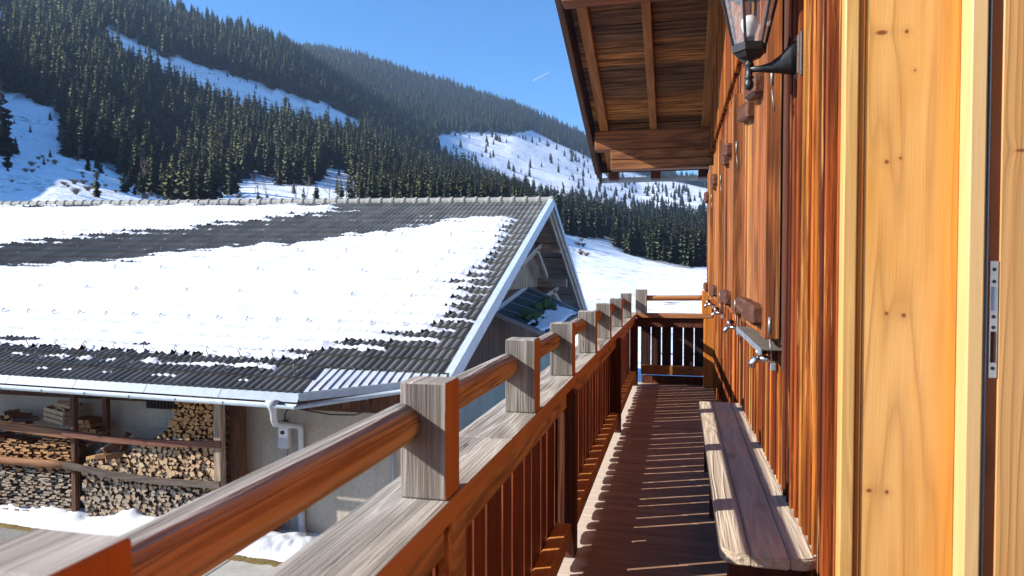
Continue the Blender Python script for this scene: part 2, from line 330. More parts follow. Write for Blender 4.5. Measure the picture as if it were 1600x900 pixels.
M['cloud'] = plain('ice trail', (.9,.9,.9), 1, 0, .02, 1, 0)

# ------------------------------------------------------------------ helpers
WP = {}                                                   # world position of every parent (parents are never rotated)
def tag(o, label=None, cat=None, group=None, kind=None):
    if label: o['label'] = label
    if cat: o['category'] = cat
    if group: o['group'] = group
    if kind: o['kind'] = kind
    return o
def empty(name, loc, label, cat, group=None):
    o = bpy.data.objects.new(name, None); COL.objects.link(o); o.empty_display_size = .2
    o.location = loc; WP[o.name] = Vector(loc); return tag(o, label, cat, group)
def put(name, me, loc=(0, 0, 0), parent=None, rot=None, mat=None, **kw):
    """link mesh `me` as one object whose world position is loc"""
    o = bpy.data.objects.new(name, me); COL.objects.link(o)
    loc = Vector(loc); WP[o.name] = loc
    if mat is not None and not me.materials: me.materials.append(mat)
    if parent is not None: o.parent = parent; loc = loc - WP[parent.name]
    if isinstance(rot, Matrix): o.matrix_local = Matrix.Translation(loc) @ rot.to_4x4()
    else:
        o.location = loc
        if rot: o.rotation_euler = rot
    return tag(o, **kw)
def mesh_of(name, verts, faces, mat=None, smooth=False):
    me = bpy.data.meshes.new(name); me.from_pydata([tuple(v) for v in verts], [], [tuple(f) for f in faces]); me.update()
    if mat: me.materials.append(mat)
    if smooth: me.polygons.foreach_set('use_smooth', [True]*len(me.polygons))
    return me
def bm_mesh(bm, name, mat=None, smooth=False):
    me = bpy.data.meshes.new(name); bm.normal_update(); bm.to_mesh(me); bm.free()
    for m in (mat if isinstance(mat, (list, tuple)) else [mat]):
        if m: me.materials.append(m)
    if smooth: me.polygons.foreach_set('use_smooth', [True]*len(me.polygons))
    return me
def box_bm(dx, dy, dz, bevel=.004, bm=None, at=(0, 0, 0), rot=None, jit=0.0):
    own = bm is None
    b = bmesh.new()
    bmesh.ops.create_cube(b, size=1)
    for v in b.verts:
        v.co = Vector((v.co.x*dx, v.co.y*dy, v.co.z*dz))
        if jit: v.co += Vector((R.uniform(-jit, jit), R.uniform(-jit, jit), R.uniform(-jit, jit)))
    if bevel: bmesh.ops.bevel(b, geom=b.edges[:], offset=min(bevel, .3*min(dx, dy, dz)), segments=1, affect='EDGES')
    if own: return b
    mt = Matrix.Translation(Vector(at)) @ (rot.to_matrix().to_4x4() if rot else Matrix())
    bmesh.ops.transform(b, matrix=mt, verts=b.verts[:])
    tm = bpy.data.meshes.new('t'); b.to_mesh(tm); b.free(); bm.from_mesh(tm); bpy.data.meshes.remove(tm)
    return bm
def box(name, lo, hi, mat, parent=None, bevel=.004, jit=0.0, rot=None, **kw):
    """axis aligned box from corner lo to corner hi, origin in its middle"""
    d = [h-l for l, h in zip(lo, hi)]; c = [(h+l)/2 for l, h in zip(lo, hi)]
    return put(name, bm_mesh(box_bm(*d, bevel, jit=jit), name, mat), c, parent, rot, **kw)
def beam(name, a, b, wd, ht, mat, parent=None, bevel=.004, axis='y', **kw):
    """box running from point a to point b; its local `axis` is the long one so the grain follows it"""
    a, b = Vector(a), Vector(b); d = b-a; L = d.length; d.normalize()
    if axis == 'y': x = d.cross(Vector((0, 0, 1))); x.normalize(); y = d; z = x.cross(y); dims = (wd, L, ht)
    elif axis == 'x': x = d; y = Vector((0, 0, 1)).cross(x); y.normalize(); z = x.cross(y); dims = (L, wd, ht)
    else:
        z = d; x = Vector((1, 0, 0)) if abs(d.x) < .9 else Vector((0, 1, 0)); y = z.cross(x); y.normalize(); x = y.cross(z); dims = (wd, ht, L)
    rot = Matrix((x, y, z)).transposed()
    return put(name, bm_mesh(box_bm(*dims, bevel), name, mat), (a+b)/2, parent, rot, **kw)
def tube_bm(pts, rads, seg=10, bm=None, cap=True):
    bm = bm or bmesh.new(); pts = [Vector(p) for p in pts]; rings = []
    if not isinstance(rads, (list, tuple)): rads = [rads]*len(pts)
    ref = None
    for i, p in enumerate(pts):
        d = (pts[min(i+1, len(pts)-1)]-pts[max(i-1, 0)]).normalized()
        if ref is None: ref = Vector((0, 0, 1)) if abs(d.z) < .9 else Vector((1, 0, 0))
        u = d.cross(ref).normalized(); v = u.cross(d).normalized(); ref = v
        rings.append([bm.verts.new(p + (u*math.cos(2*math.pi*k/seg)+v*math.sin(2*math.pi*k/seg))*rads[i]) for k in range(seg)])
    for a, b in zip(rings, rings[1:]):
        for k in range(seg): bm.faces.new((a[k], a[(k+1) % seg], b[(k+1) % seg], b[k]))
    if cap: bm.faces.new(rings[0][::-1]); bm.faces.new(rings[-1])
    return bm
def tube(name, pts, rads, mat, parent=None, seg=10, smooth=True, **kw):
    c = Vector(pts[0]); return put(name, bm_mesh(tube_bm([Vector(p)-c for p in pts], rads, seg), name, mat, smooth), c, parent, **kw)
def lathe_bm(prof, seg=12, bm=None, at=(0, 0, 0)):
    bm = bm or bmesh.new(); rings = []
    for r_, z in prof: rings.append([bm.verts.new((at[0]+r_*math.cos(2*math.pi*k/seg), at[1]+r_*math.sin(2*math.pi*k/seg), at[2]+z)) for k in range(seg)])
    for a, b in zip(rings, rings[1:]):
        for k in range(seg): bm.faces.new((a[k], a[(k+1) % seg], b[(k+1) % seg], b[k]))
    bm.faces.new(rings[0][::-1]); bm.faces.new(rings[-1]); return bm
def prism_bm(poly, d0, d1, axis='y'):
    """polygon in the plane across `axis`, extruded from d0 to d1"""
    bm = bmesh.new()
    def P(u, v, d): return {'y': (u, d, v), 'x': (d, u, v), 'z': (u, v, d)}[axis]
    a = [bm.verts.new(P(u, v, d0)) for u, v in poly]; b = [bm.verts.new(P(u, v, d1)) for u, v in poly]
    n = len(poly); bm.faces.new(a); bm.faces.new(b[::-1])
    for i in range(n): bm.faces.new((a[i], b[i], b[(i+1) % n], a[(i+1) % n]))
    bmesh.ops.recalc_face_normals(bm, faces=bm.faces[:]); return bm
def inside(px, py, poly):
    px = np.asarray(px, float); py = np.asarray(py, float); c = np.zeros(px.shape, bool); n = len(poly); j = n-1
    for i in range(n):
        xi, yi = poly[i]; xj, yj = poly[j]
        t = ((yi > py) != (yj > py)) & (px < (xj-xi)*(py-yi)/((yj-yi) or 1e-9)+xi); c ^= t; j = i
    return c
def sdist(px, py, poly):
    """signed distance to a polygon, positive inside"""
    px = np.asarray(px, float); py = np.asarray(py, float); best = np.full(px.shape, 1e9); n = len(poly)
    for i in range(n):
        ax, ay = poly[i]; bx, by = poly[(i+1) % n]; dx, dy = bx-ax, by-ay
        t = np.clip(((px-ax)*dx+(py-ay)*dy)/(dx*dx+dy*dy+1e-12), 0, 1)
        best = np.minimum(best, np.hypot(px-ax-t*dx, py-ay-t*dy))
    return np.where(inside(px, py, poly), best, -best)
def vnoise(x, y, seed=0):
    """cheap vectorised value noise, 0..1"""
    x = np.asarray(x, float); y = np.asarray(y, float); xi = np.floor(x).astype(np.int64); yi = np.floor(y).astype(np.int64)
    fx = x-xi; fy = y-yi; fx = fx*fx*(3-2*fx); fy = fy*fy*(3-2*fy)
    def h(a, b):
        n = (a*374761393+b*668265263+seed*1442695041) & 0x7fffffff; n = ((n ^ (n >> 13))*1274126177) & 0x7fffffff
        return ((n ^ (n >> 16)) & 0xffff)/65535.
    return (h(xi, yi)*(1-fx)+h(xi+1, yi)*fx)*(1-fy)+(h(xi, yi+1)*(1-fx)+h(xi+1, yi+1)*fx)*fy
def fbm(x, y, seed=0, o=4):
    s = 0; a = .5
    for k in range(o): s = s+a*vnoise(x*2**k, y*2**k, seed+k*7); a *= .5
    return s

# ------------------------------------------------------------------ terrain: valley floor, slopes and mountains
GZ = -2.85                                               # yard level
# (bearing in degrees, [(distance in metres, ground height)])
PROFILES = [
    (-180, [(42, GZ), (300, -4.0), (1000, 10.0), (2500, 60.0)]),
    (-110, [(42, GZ), (300, -2.0), (1000, 25.0), (2500, 90.0)]),
    (-75, [(42, GZ), (150, 6), (400, 50), (800, 140), (1300, 240)]),
    (-58, [(42, GZ), (90, 2), (130, 22), (290, 74), (420, 122), (760, 262), (1100, 400)]),  # unseen hillside beyond the left edge, raised to shade the snow slope
    (-49.4, [(42, -2.85), (130, 10.7), (290, 41.8), (420, 85.8), (600, 159.9), (760, 228.4), (950, 316.5), (1100, 390.5)]),
    (-46.4, [(42, -2.85), (135, 11.4), (300, 42.9), (400, 79.3), (600, 159.8), (800, 246.0), (1000, 345.3), (1100, 396.4)]),
    (-43.6, [(42, -2.85), (150, 12.8), (300, 39.9), (390, 67.7), (600, 155.2), (690, 207.0), (950, 323.3), (1100, 391.3)]),
    (-38.7, [(42, -2.85), (190, 16.5), (310, 31.6), (430, 63.7), (640, 150.4), (710, 190.6), (900, 279.6), (1020, 334.3)]),
    (-33.4, [(42, -2.85), (230, 20.4), (340, 41.0), (640, 127.8), (750, 186.7), (950, 278.5), (1100, 344)]),
    (-31.0, [(42, -2.85), (245, 21.6), (345, 41.6), (660, 126.0), (770, 183.5), (1000, 285), (1150, 342), (1500, 436), (2000, 582)]),
    (-28.7, [(42, -2.85), (260, 23.4), (350, 42.3), (680, 124.4), (790, 180.3), (1130, 301.8), (1500, 413.3), (2000, 592.7)]),
    (-25.5, [(42, -2.85), (280, 25.4), (360, 41.8), (720, 127.6), (810, 165.7), (1100, 248.9), (1600, 422.6), (2000, 579.4)]),
    (-19.1, [(42, -2.85), (300, 26.2), (500, 54.0), (800, 110.8), (920, 149.7), (1150, 216.9), (1600, 357.6), (2050, 533.7)]),
    (-13.4, [(42, -2.85), (320, 25.1), (500, 42.9), (750, 77.2), (950, 116.4), (1350, 255.6), (1700, 358.5), (2100, 482.6)]),
    (-8.2, [(42, -2.0), (60, -1.1), (120, 0.5), (200, 5.3), (300, 14.8), (600, 41.2), (800, 65.3), (1000, 106.5), (1450, 232.6), (1800, 316.0), (2100, 395.1)]),
    (-3.1, [(42, -2.2), (60, -1.5), (140, 0.4), (240, 4.3), (320, 7.0), (650, 34.1), (850, 59.3), (1100, 102.9), (1500, 185.3), (1900, 268.3)]),
    (2.5, [(42, -2.3), (60, -1.6), (150, 0.1), (300, 1.8), (380, 3.8), (700, 31.5), (850, 52.8), (1100, 91.0), (1500, 155.0), (1750, 195.9)]),
    (11.0, [(42, -2.3), (60, -1.4), (200, -1.6), (400, 0.2), (800, 22.0), (1300, 77.9), (1700, 136.6)]),
    (25.9, [(42, GZ), (60, -1.2), (250, -2.7), (500, -2.3), (1000, 2.2), (1800, 28.1)]),
    (90, [(42, GZ), (300, -4.0), (1000, 5.0), (2500, 60.0)]),
    (180, [(42, GZ), (300, -4.0), (1000, 10.0), (2500, 60.0)]),
]
# openings in the forest and snow fields, as (bearing, slope angle seen from the house) in degrees
OPEN = {
    'stripe': [(-43.36, 16.63), (-39.77, 15.18), (-36.38, 14.48), (-32.33, 13.58), (-28.56, 12.72), (-25.24, 11.54), (-25.25, 10.48), (-27.61, 10.28), (-31.89, 11.1), (-35.52, 11.86), (-38.54, 13.02), (-41.22, 14.02), (-43.19, 14.52)],
    'left': [(-52.0, 11.6), (-49.24, 11.42), (-47.51, 11.29), (-46.26, 10.78), (-46.04, 8.06), (-43.87, 7.42), (-41.72, 6.32), (-39.06, 4.62), (-39.12, -3), (-52.5, -3)],
    'mid': [(-36.03, 5.68), (-34.46, 6.41), (-33.31, 7.04), (-31.46, 6.34), (-29.09, 6.52), (-28.01, 7.93), (-26.65, 7.78), (-25.57, 6.12), (-25.61, -3), (-36.09, -3)],
    'snow': [(-19.59, 10.64), (-16.25, 11.03), (-13.4, 10.75), (-11.85, 11.14), (-9.26, 9.87), (-7.2, 8.99), (-3.13, 7.56), (3.25, 5.99), (10.98, 5.23), (11.0, 3.26), (2.45, 3.64), (-0.13, 3.84), (-3.12, 4.39), (-6.16, 4.42), (-10.29, 5.48), (-15.48, 7.02), (-19.08, 8.95)],
    'meadow': [(-10.28, 3.06), (-7.7, 2.53), (-5.65, 2.27), (-4.62, 1.39), (-3.1, 0.87), (-1.6, 0.46), (0.63, 0.0), (2.48, 0.3), (15.2, 0.27), (30, 0), (30, -9.05), (-10.26, -10.28)],
    'upleft': [(-50.49, 16.06), (-48.47, 16.61), (-48.42, 15.22), (-50.52, 14.53)],
}
_az = np.array([p[0] for p in PROFILES], float)
def ground(x, y):
    x = np.asarray(x, float); y = np.asarray(y, float)
    r = np.hypot(x, y); az = np.degrees(np.arctan2(x, y))
    H = []
    for a, pr in PROFILES:
        rr = [0]+[q[0] for q in pr]; hh = [GZ]+[q[1] for q in pr]
        rl, hl = rr[-1], hh[-1]
        rr += [rl*1.25, rl*1.9, 5200]; hh += [hl*.97, hl*.6, hl*.2]
        H.append(np.interp(r, rr, hh))
    H = np.array(H); i = np.clip(np.searchsorted(_az, az)-1, 0, len(_az)-2)
    t = (az-_az[i])/(_az[i+1]-_az[i]); k = np.arange(r.size).reshape(r.shape)
    Hf = H.reshape(len(_az), -1); kk = k.ravel(); ii = i.ravel(); tt = t.ravel()
    h = Hf[ii, kk]*(1-tt)+Hf[ii+1, kk]*tt
    h = h.reshape(r.shape)
    amp = np.clip((r-55)/300, 0, 1)*np.clip(r*.012, 0, 9)
    h = h+(fbm(x/55.+40, y/55.+40, 3)-.47)*amp+(fbm(x/13.+9, y/13.+9, 5)-.47)*np.clip((r-50)/100, 0, 1)*.9
    return h
def sight(x, y, z):
    d = np.hypot(x, y); return np.degrees(np.arctan2(x, y)), np.degrees(np.arctan2(z-EYE, d))
def wooded(x, y, z):
    """0..1 chance of forest at a ground point"""
    az, el = sight(x, y, z); wob = (fbm(np.asarray(x)/30., np.asarray(y)/30., 11)-.47)*.9
    f = np.ones(np.shape(az))
    for k, poly in OPEN.items():
        d = sdist(az, el, poly)+wob*(.55 if k != 'meadow' else .3)
        f = np.where(d > 0, 0.0, f)
    r = np.hypot(x, y)
    f = np.where(r < 225, 0, f); return f
def make_terrain():
    az = np.concatenate([np.arange(-180, -60, 4.), np.arange(-60, 14, .3), np.arange(14, 180.1, 4.)])
    az[-1] = 180
    rr = np.concatenate([[0.01, 10, 20, 30], np.geomspace(40, 2600, 130), [3200, 4200, 5000]])
    A, Rr = np.meshgrid(np.radians(az), rr); X = Rr*np.sin(A); Y = Rr*np.cos(A); Z = ground(X, Y)
    nr, na = X.shape; v = np.stack([X, Y, Z], -1).reshape(-1, 3)
    f = []
    for i in range(nr-1):
        for j in range(na-1):
            a = i*na+j; f.append((a, a+1, a+na+1, a+na))
    me = mesh_of('terrain', v, f, M['terrain'], True)
    at = me.attributes.new('forest', 'FLOAT', 'POINT'); fo = wooded(v[:, 0], v[:, 1], v[:, 2])
    at.data.foreach_set('value', np.where((v[:, 1] > 0), fo, 0).astype(np.float32))
    put('terrain', me, kind='structure')
make_terrain()

# ------------------------------------------------------------------ trees
def spruce_crown(seed, H, rad0, whorls):
    rr = random.Random(seed); V = []; F = []
    for k in range(whorls):
        t = .07+.93*(k/(whorls-1))**.92; z = H*t; L = rad0*(1-t)**.66*(1+.25*math.sin(k*2.4+seed))+.12
        nb = max(4, int(9-4.5*t)); ph = rr.random()*6.28
        for b in range(nb):
            if rr.random() < .06: continue
            a = ph+6.283*b/nb+rr.uniform(-.3, .3); l = L*rr.uniform(.55, 1.15); wd = l*rr.uniform(.24, .38)+.10
            z += rr.uniform(-.5, .5)*H/whorls; dr = l*rr.uniform(.25, .6); ca, sa = math.cos(a), math.sin(a)
            def P(u, s, dz): return (ca*u-sa*s, sa*u+ca*s, z+dz)
            n = len(V)
            V += [P(.05*l, 0, .10*l), P(.5*l, wd, -dr*.45), P(.55*l, 0, -dr*.1), P(.5*l, -wd, -dr*.45), P(l, 0, -dr*rr.uniform(.5, .95))]
            F += [(n, n+1, n+2), (n, n+2, n+3), (n+2, n+1, n+4), (n+2, n+4, n+3)]
            n = len(V)                                       # hanging sprays below the bough
            V += [P(.12*l, 0, .02*l), P(.82*l, wd*.2, -dr*.55), P(.45*l, wd*.25, -dr*1.25)]; F.append((n, n+1, n+2))
            V += [P(.2*l, 0, 0), P(.7*l, -wd*.5, -dr*.4), P(.4*l, -wd*.4, -dr*1.1)]; F.append((n+3, n+4, n+5))
    n = len(V); V += [(-.10, 0, H*.96), (.10, .05, H*.96), (0, 0, H*1.03)]; F.append((n, n+1, n+2))
    me = mesh_of('spruce_crown', V, F, M['crown'], True)
    nv = []
    for x, y, z in V: q = math.hypot(x, y) or 1; v = Vector((x/q, y/q, 0.85+.5*max(0, z/H-.6))); v.normalize(); nv.append(v)
    me.normals_split_custom_set_from_vertices(nv); return me
def spruce_trunk(H): return bm_mesh(tube_bm([(0, 0, -.8), (0, 0, H*.4), (0, 0, H*.97)], [H*.014+.04, H*.010+.02, .02], 6), 'spruce_trunk', M['trunk'], True)
SPR = []
for i in range(7):
    H = 22+R.uniform(-1.5, 2); rd = H*R.uniform(.20, .27)
    if i == 6: H = 20; rd = H*.23
    SPR.append((spruce_crown(i*13+1, H, rd, 25), spruce_trunk(H), H))
def bare_crown(seed, H, spread, n=46, red=False):
    rr = random.Random(seed); bm = bmesh.new()
    def grow(p, d, L, r_, lev):
        e = p+d*L; bm_t = tube_bm([p, e], [r_, r_*.55], 3, bm, False)
        if lev == 0: return
        for k in range(rr.randint(2, 4) if lev > 1 else rr.randint(3, 5)):
            nd = (d+Vector((rr.uniform(-1, 1), rr.uniform(-1, 1), rr.uniform(-.15, .7)))*spread).normalized()
            grow(p+d*L*rr.uniform(.45, 1), nd, L*rr.uniform(.5, .75), r_*.55, lev-1)
    for k in range(5):
        d = Vector((rr.uniform(-.5, .5), rr.uniform(-.5, .5), 1)).normalized()
        grow(Vector((0, 0, H*(.22+.1*k))), d, H*.28, H*.008+.015, 3)
    return bm_mesh(bm, 'bare_crown', M['twig_red' if red else 'twig'])
def shrub_mesh(seed, red):
    rr = random.Random(seed); bm = bmesh.new()
    for k in range(34):
        a = rr.random()*6.28; d = Vector((math.cos(a)*rr.uniform(.2, 1.0), math.sin(a)*rr.uniform(.2, 1.0), rr.uniform(.6, 1.3))); e = d*rr.uniform(.6, 1.1)
        tube_bm([(rr.uniform(-.2, .2), rr.uniform(-.2, .2), -.2), e*.6, e], [.05, .035, .012], 3, bm, False)
        for q in range(3):
            f = e*.6+Vector((rr.uniform(-.6, .6), rr.uniform(-.6, .6), rr.uniform(.1, .6))); tube_bm([e*.5, f], [.03, .01], 3, bm, False)
    return bm_mesh(bm, 'shrub', M['twig_red' if red else 'twig'])

def scatter(r0, r1, az0, az1, step, seed):
    rs = np.random.RandomState(seed); xs = np.arange(-r1, r1, step); ys = np.arange(0, r1, step)
    X, Y = np.meshgrid(xs, ys); X = X.ravel()+rs.uniform(-.45, .45, X.size)*step; Y = Y.ravel()+rs.uniform(-.45, .45, Y.size)*step
    r = np.hypot(X, Y); az = np.degrees(np.arctan2(X, Y)); k = (r > r0) & (r < r1) & (az > az0) & (az < az1); X, Y = X[k], Y[k]
    Z = ground(X, Y); f = wooded(X, Y, Z); k = f > rs.uniform(0, 1, f.size); return X[k], Y[k], Z[k]
T = []
for r0, r1, st, sd_, hs in ((225, 520, 6.8, 1, 1.0), (520, 950, 8.2, 2, 1.0), (950, 2350, 12.0, 3, 1.0)):
    X, Y, Z = scatter(r0, r1, -63, 9, st, sd_)
    keep = (np.degrees(np.arctan2(X, Y)) < -12) | (np.random.RandomState(sd_+9).uniform(0, 1, X.size) > .5) | (np.hypot(X, Y) > 1300); X, Y, Z = X[keep], Y[keep], Z[keep]
    rsc = np.interp(np.hypot(X, Y), [225, 300, 450, 700, 1000, 1900], [.62, .74, .92, 1.08, 1.08, 1.3])
    rs = np.random.RandomState(sd_+50); hs = hs*rsc; T.append(np.stack([X, Y, Z, rs.uniform(.58, 1.2, X.size)*hs, rs.uniform(0, 6.28, X.size), rs.randint(0, 6, X.size)], 1))
# a thin sprinkling on the open snow fields
rs = np.random.RandomState(77); ex = []
for n_, (az0, az1, el0, el1, r0, r1, num, s0, s1) in enumerate(((-19, 8, 3.5, 11, 850, 1500, 210, .25, .85), (-9, 6, 3.6, 8.5, 850, 1500, 150, .35, 1.0), (-44, -25, 10, 16, 600, 820, 60, .12, .35), (-50, -39, 4, 11, 170, 400, 26, .08, .3), (-36, -26, 4.5, 8, 240, 400, 20, .15, .4))):
    c = 0
    while c < num:
        a = math.radians(rs.uniform(az0, az1)); r_ = rs.uniform(r0, r1); x, y = r_*math.sin(a), r_*math.cos(a); z = float(ground(np.array([x]), np.array([y]))[0])
        if wooded(np.array([x]), np.array([y]), np.array([z]))[0] > 0: c += .2; continue
        ex.append((x, y, z, rs.uniform(s0, s1), rs.uniform(0, 6.28), rs.randint(0, 6))); c += 1
T.append(np.array(ex)); T = np.concatenate(T)
def pix(x, y, z):
    az = np.arctan2(x, y)+TH; dep = np.hypot(x, y)*np.cos(az)
    return 800+1100*np.tan(az), 421-1100*(z-EYE)/dep
px_, py_ = pix(T[:, 0], T[:, 1], T[:, 2]+8)
size = T[:, 3]/np.hypot(T[:, 0], T[:, 1])
seen = (px_ > -10) & (px_ < 1112) & (py_ > -5) & ((py_ < 312) | (px_ > 880)) & ((px_ < 905) | (py_ > 285)) & (T[:, 3] > .5)
order = np.argsort(np.where(seen, -size, 1e9)); near_i = order[:262]
mask = np.ones(len(T), bool); mask[near_i] = False
def plant(name, cm, tm, x, y, z, s, rz, label, group=None, cat='tree'):
    e = bpy.data.objects.new(name, None); COL.objects.link(e); e.location = (x, y, z-.3); e.scale = (s, s, s); e.rotation_euler = (0, 0, rz); tag(e, label, cat, group)
    for n_, me in (('crown', cm), ('trunk', tm)):
        if me is None: continue
        c = bpy.data.objects.new(n_, me); COL.objects.link(c); c.parent = e
    return e
for i in near_i:
    x, y, z, s, rz, v = T[i]; cm, tm, H = SPR[int(v)]; a = math.degrees(math.atan2(x, y))
    q = math.degrees(math.atan2(z-EYE, math.hypot(x, y)))                # how high on the slope it stands
    look = ('tall ' if s > .98 else 'low ' if s < .72 else '')+('broad' if v in (1, 4) else 'slender' if v in (0, 3) else 'dark')
    row = 'foot' if q < 5 else 'middle' if q < 8.5 else 'upper part'
    if a > -3: pl = f'spruce at the {row} of the wood below the chalet eave'
    elif a > -7: pl = f'spruce at the {row} of the wood above the snow meadow'
    elif a > -11: pl = f'spruce at the {row} of the wood right of the barn gable'
    elif a > -18: pl = f'spruce at the {row} of the forest above the right ridge end'
    elif a > -25: pl = f'spruce at the {row} of the forest above the ridge middle'
    elif a > -30: pl = f'spruce at the {row} of the forest by the snow clearing'
    elif a > -34: pl = f'spruce at the {row} of the forest left of the clearing'
    elif a > -39: pl = f'spruce at the {row} of the forest below the snow stripe'
    elif a > -44: pl = f'spruce at the {row} of the forest beside the left snow slope'
    else: pl = f'spruce at the {row} of the forest at the left photo edge'
    lb = f'{look} {pl}'; gp = f'{look} {pl}'
    plant('spruce_tree', cm, tm, x, y, z, s, rz, lb, gp)
# the trees that stand alone
def gz(x, y): return float(ground(np.array([x]), np.array([y]))[0])
def polar(az, r_): a = math.radians(az); x, y = r_*math.sin(a), r_*math.cos(a); return x, y, gz(x, y)
for az, r_, s, v, lb in ((-49.2, 255, 1.10, 6, 'big dark spruce standing at the left edge of the photo on the open snow slope'),
                         (-35.1, 285, .92, 6, 'single spruce standing just above the barn ridge left of the small snow clearing'),
                         (-42.0, 215, .22, 6, 'tiny young spruce alone on the white slope above the barn roof'),
                         (-46.9, 240, .14, 5, 'very small young spruce on the snow slope near the left edge'),
                         (-27.0, 250, .55, 6, 'dark young spruce in the small snow clearing above the barn ridge'),
                         (-26.3, 262, .62, 5, 'second dark young spruce at the right end of the small snow clearing'),
                         (-44.6, 300, .95, 6, 'broad spruce at the lower left corner of the forest beside reddish bushes'),
                         (-45.4, 292, .9, 6, 'broad olive spruce leaning against the forest edge above the bushes')):
    x, y, z = polar(az, r_); plant('spruce_tree', SPR[v][0], SPR[v][1], x, y, z, s, az, lb)
BARE = [bare_crown(31, 12, .8), bare_crown(32, 11, .7), bare_crown(33, 10, .8, red=True)]
btr = bm_mesh(tube_bm([(0, 0, -.6), (.1, 0, 4), (0, .1, 8)], [.17, .13, .05], 6), 'bare_trunk', M['trunk'], True)
for k, (az, r_, s, v) in enumerate(((-27.9, 285, .85, 0), (-27.3, 292, .95, 1), (-26.6, 288, .9, 0), (-26.0, 296, .85, 1), (-38.2, 262, .9, 1), (-37.4, 252, .8, 0), (-41.0, 255, .8, 0), (-33.2, 262, .7, 1), (-32.6, 268, .65, 0), (-30.4, 262, .7, 1), (-29.6, 270, .8, 0), (-45.9, 310, .75, 2), (-44.9, 285, .6, 2))):
    x, y, z = polar(az, r_)
    plant('bare_tree', BARE[v], btr, x, y, z, s, az*7, ('reddish leafless tree at the corner of the forest and the left snow slope' if v == 2 else
          'grey leafless tree beside the small snow clearing above the barn ridge' if az > -29 else 'grey leafless tree in front of the dark spruces behind the barn roof'),
          'reddish bare trees' if v == 2 else ('grey bare trees by the clearing' if az > -29 else 'grey bare trees before the spruces'))
SH = [shrub_mesh(41, False), shrub_mesh(42, True), shrub_mesh(43, False)]
rs = np.random.RandomState(5)
for k in range(84):
    if k < 30: az, r_ = rs.uniform(-49, -38.5), rs.uniform(165, 270)
    elif k < 42 or k >= 70: az, r_ = rs.uniform(-35, -26), rs.uniform(225, 275)
    elif k >= 54: az, r_ = -46.5+rs.uniform(-1.5, 3.5), rs.uniform(180, 290)
    else: az, r_ = rs.uniform(-10, -6.5), rs.uniform(190, 290)
    if k >= 24 and k < 30: az, r_ = -41.5+rs.uniform(-1.6, 2.4), rs.uniform(185, 215)
    x, y, z = polar(az, r_); s = rs.uniform(.45, 1.25)
    o = put('shrub', SH[(0, 2, 0, 2, 1)[k % 5]], (x, y, z), rot=(0, 0, rs.uniform(0, 6)), cat='shrub'); o.scale = (s*1.2, s*1.2, s)
    lb, gp = (('bare brown shrub on the open snow slope at the left', 'shrubs on the left snow slope') if k < 30 or 54 <= k < 70 else ('bare brown shrub in the small snow clearing behind the barn ridge', 'shrubs in the clearing') if k < 42 or k >= 70 else ('bare grey shrub on the snow meadow right of the barn gable', 'shrubs on the meadow'))
    tag(o, lb, None, gp)
# the rest of the forest: one object, each point carries one of six spruces
def forest(pts):
    me = bpy.data.meshes.new('forest'); me.from_pydata([tuple(p[:3]-np.array([0, 0, .4])) for p in pts], [], [])
    for nm, ty, k in (('scl', 'FLOAT', 3), ('rz', 'FLOAT', 4), ('kind_index', 'INT', 5)):
        a = me.attributes.new(nm, ty, 'POINT'); a.data.foreach_set('value', pts[:, k].astype(np.int32 if ty == 'INT' else np.float32))
    o = put('forest', me, kind='stuff', label='dense dark spruce forest covering the mountain slopes', cat='forest')
    ng = bpy.data.node_groups.new('forest', 'GeometryNodeTree'); ng.interface.new_socket('Geometry', in_out='INPUT', socket_type='NodeSocketGeometry'); ng.interface.new_socket('Geometry', in_out='OUTPUT', socket_type='NodeSocketGeometry')
    N = ng.nodes; gi = N.new('NodeGroupInput'); go = N.new('NodeGroupOutput'); iop = N.new('GeometryNodeInstanceOnPoints'); jn = N.new('GeometryNodeJoinGeometry')
    for i in (5, 4, 3, 2, 1, 0):
        cm, tm, H = SPR[i]; b = bmesh.new(); b.from_mesh(cm); nf = len(b.faces); b.from_mesh(tm); b.faces.ensure_lookup_table()
        for f in b.faces[nf:]: f.material_index = 1
        nc = len(cm.vertices); pm = bm_mesh(b, 'forest_spruce', [M['crown'], M['trunk']])
        pm.polygons.foreach_set('use_smooth', [True]*len(pm.polygons)); nv = []
        for vx in pm.vertices: q = math.hypot(vx.co.x, vx.co.y) or 1; v = Vector((vx.co.x/q, vx.co.y/q, 0.85+.5*max(0, vx.co.z/H-.6) if vx.index < nc else 0)); v.normalize(); nv.append(v)
        pm.normals_split_custom_set_from_vertices(nv); po = bpy.data.objects.new('forest_spruce', pm)
        oi = N.new('GeometryNodeObjectInfo'); oi.inputs['Object'].default_value = po; oi.inputs['As Instance'].default_value = True
        ng.links.new(oi.outputs['Geometry'], jn.inputs[0])
    def attr(nm, ty): n = N.new('GeometryNodeInputNamedAttribute'); n.data_type = ty; n.inputs[0].default_value = nm; return n.outputs[0]
    ng.links.new(gi.outputs[0], iop.inputs['Points']); ng.links.new(jn.outputs[0], iop.inputs['Instance']); iop.inputs['Pick Instance'].default_value = True
    ng.links.new(attr('kind_index', 'INT'), iop.inputs['Instance Index']); ng.links.new(attr('scl', 'FLOAT'), iop.inputs['Scale'])
    cx = N.new('ShaderNodeCombineXYZ'); ng.links.new(attr('rz', 'FLOAT'), cx.inputs[2]); ng.links.new(cx.outputs[0], iop.inputs['Rotation'])
    ng.links.new(iop.outputs[0], go.inputs[0]); md = o.modifiers.new('forest', 'NODES'); md.node_group = ng
forest(T[mask])
print('trees', len(T))

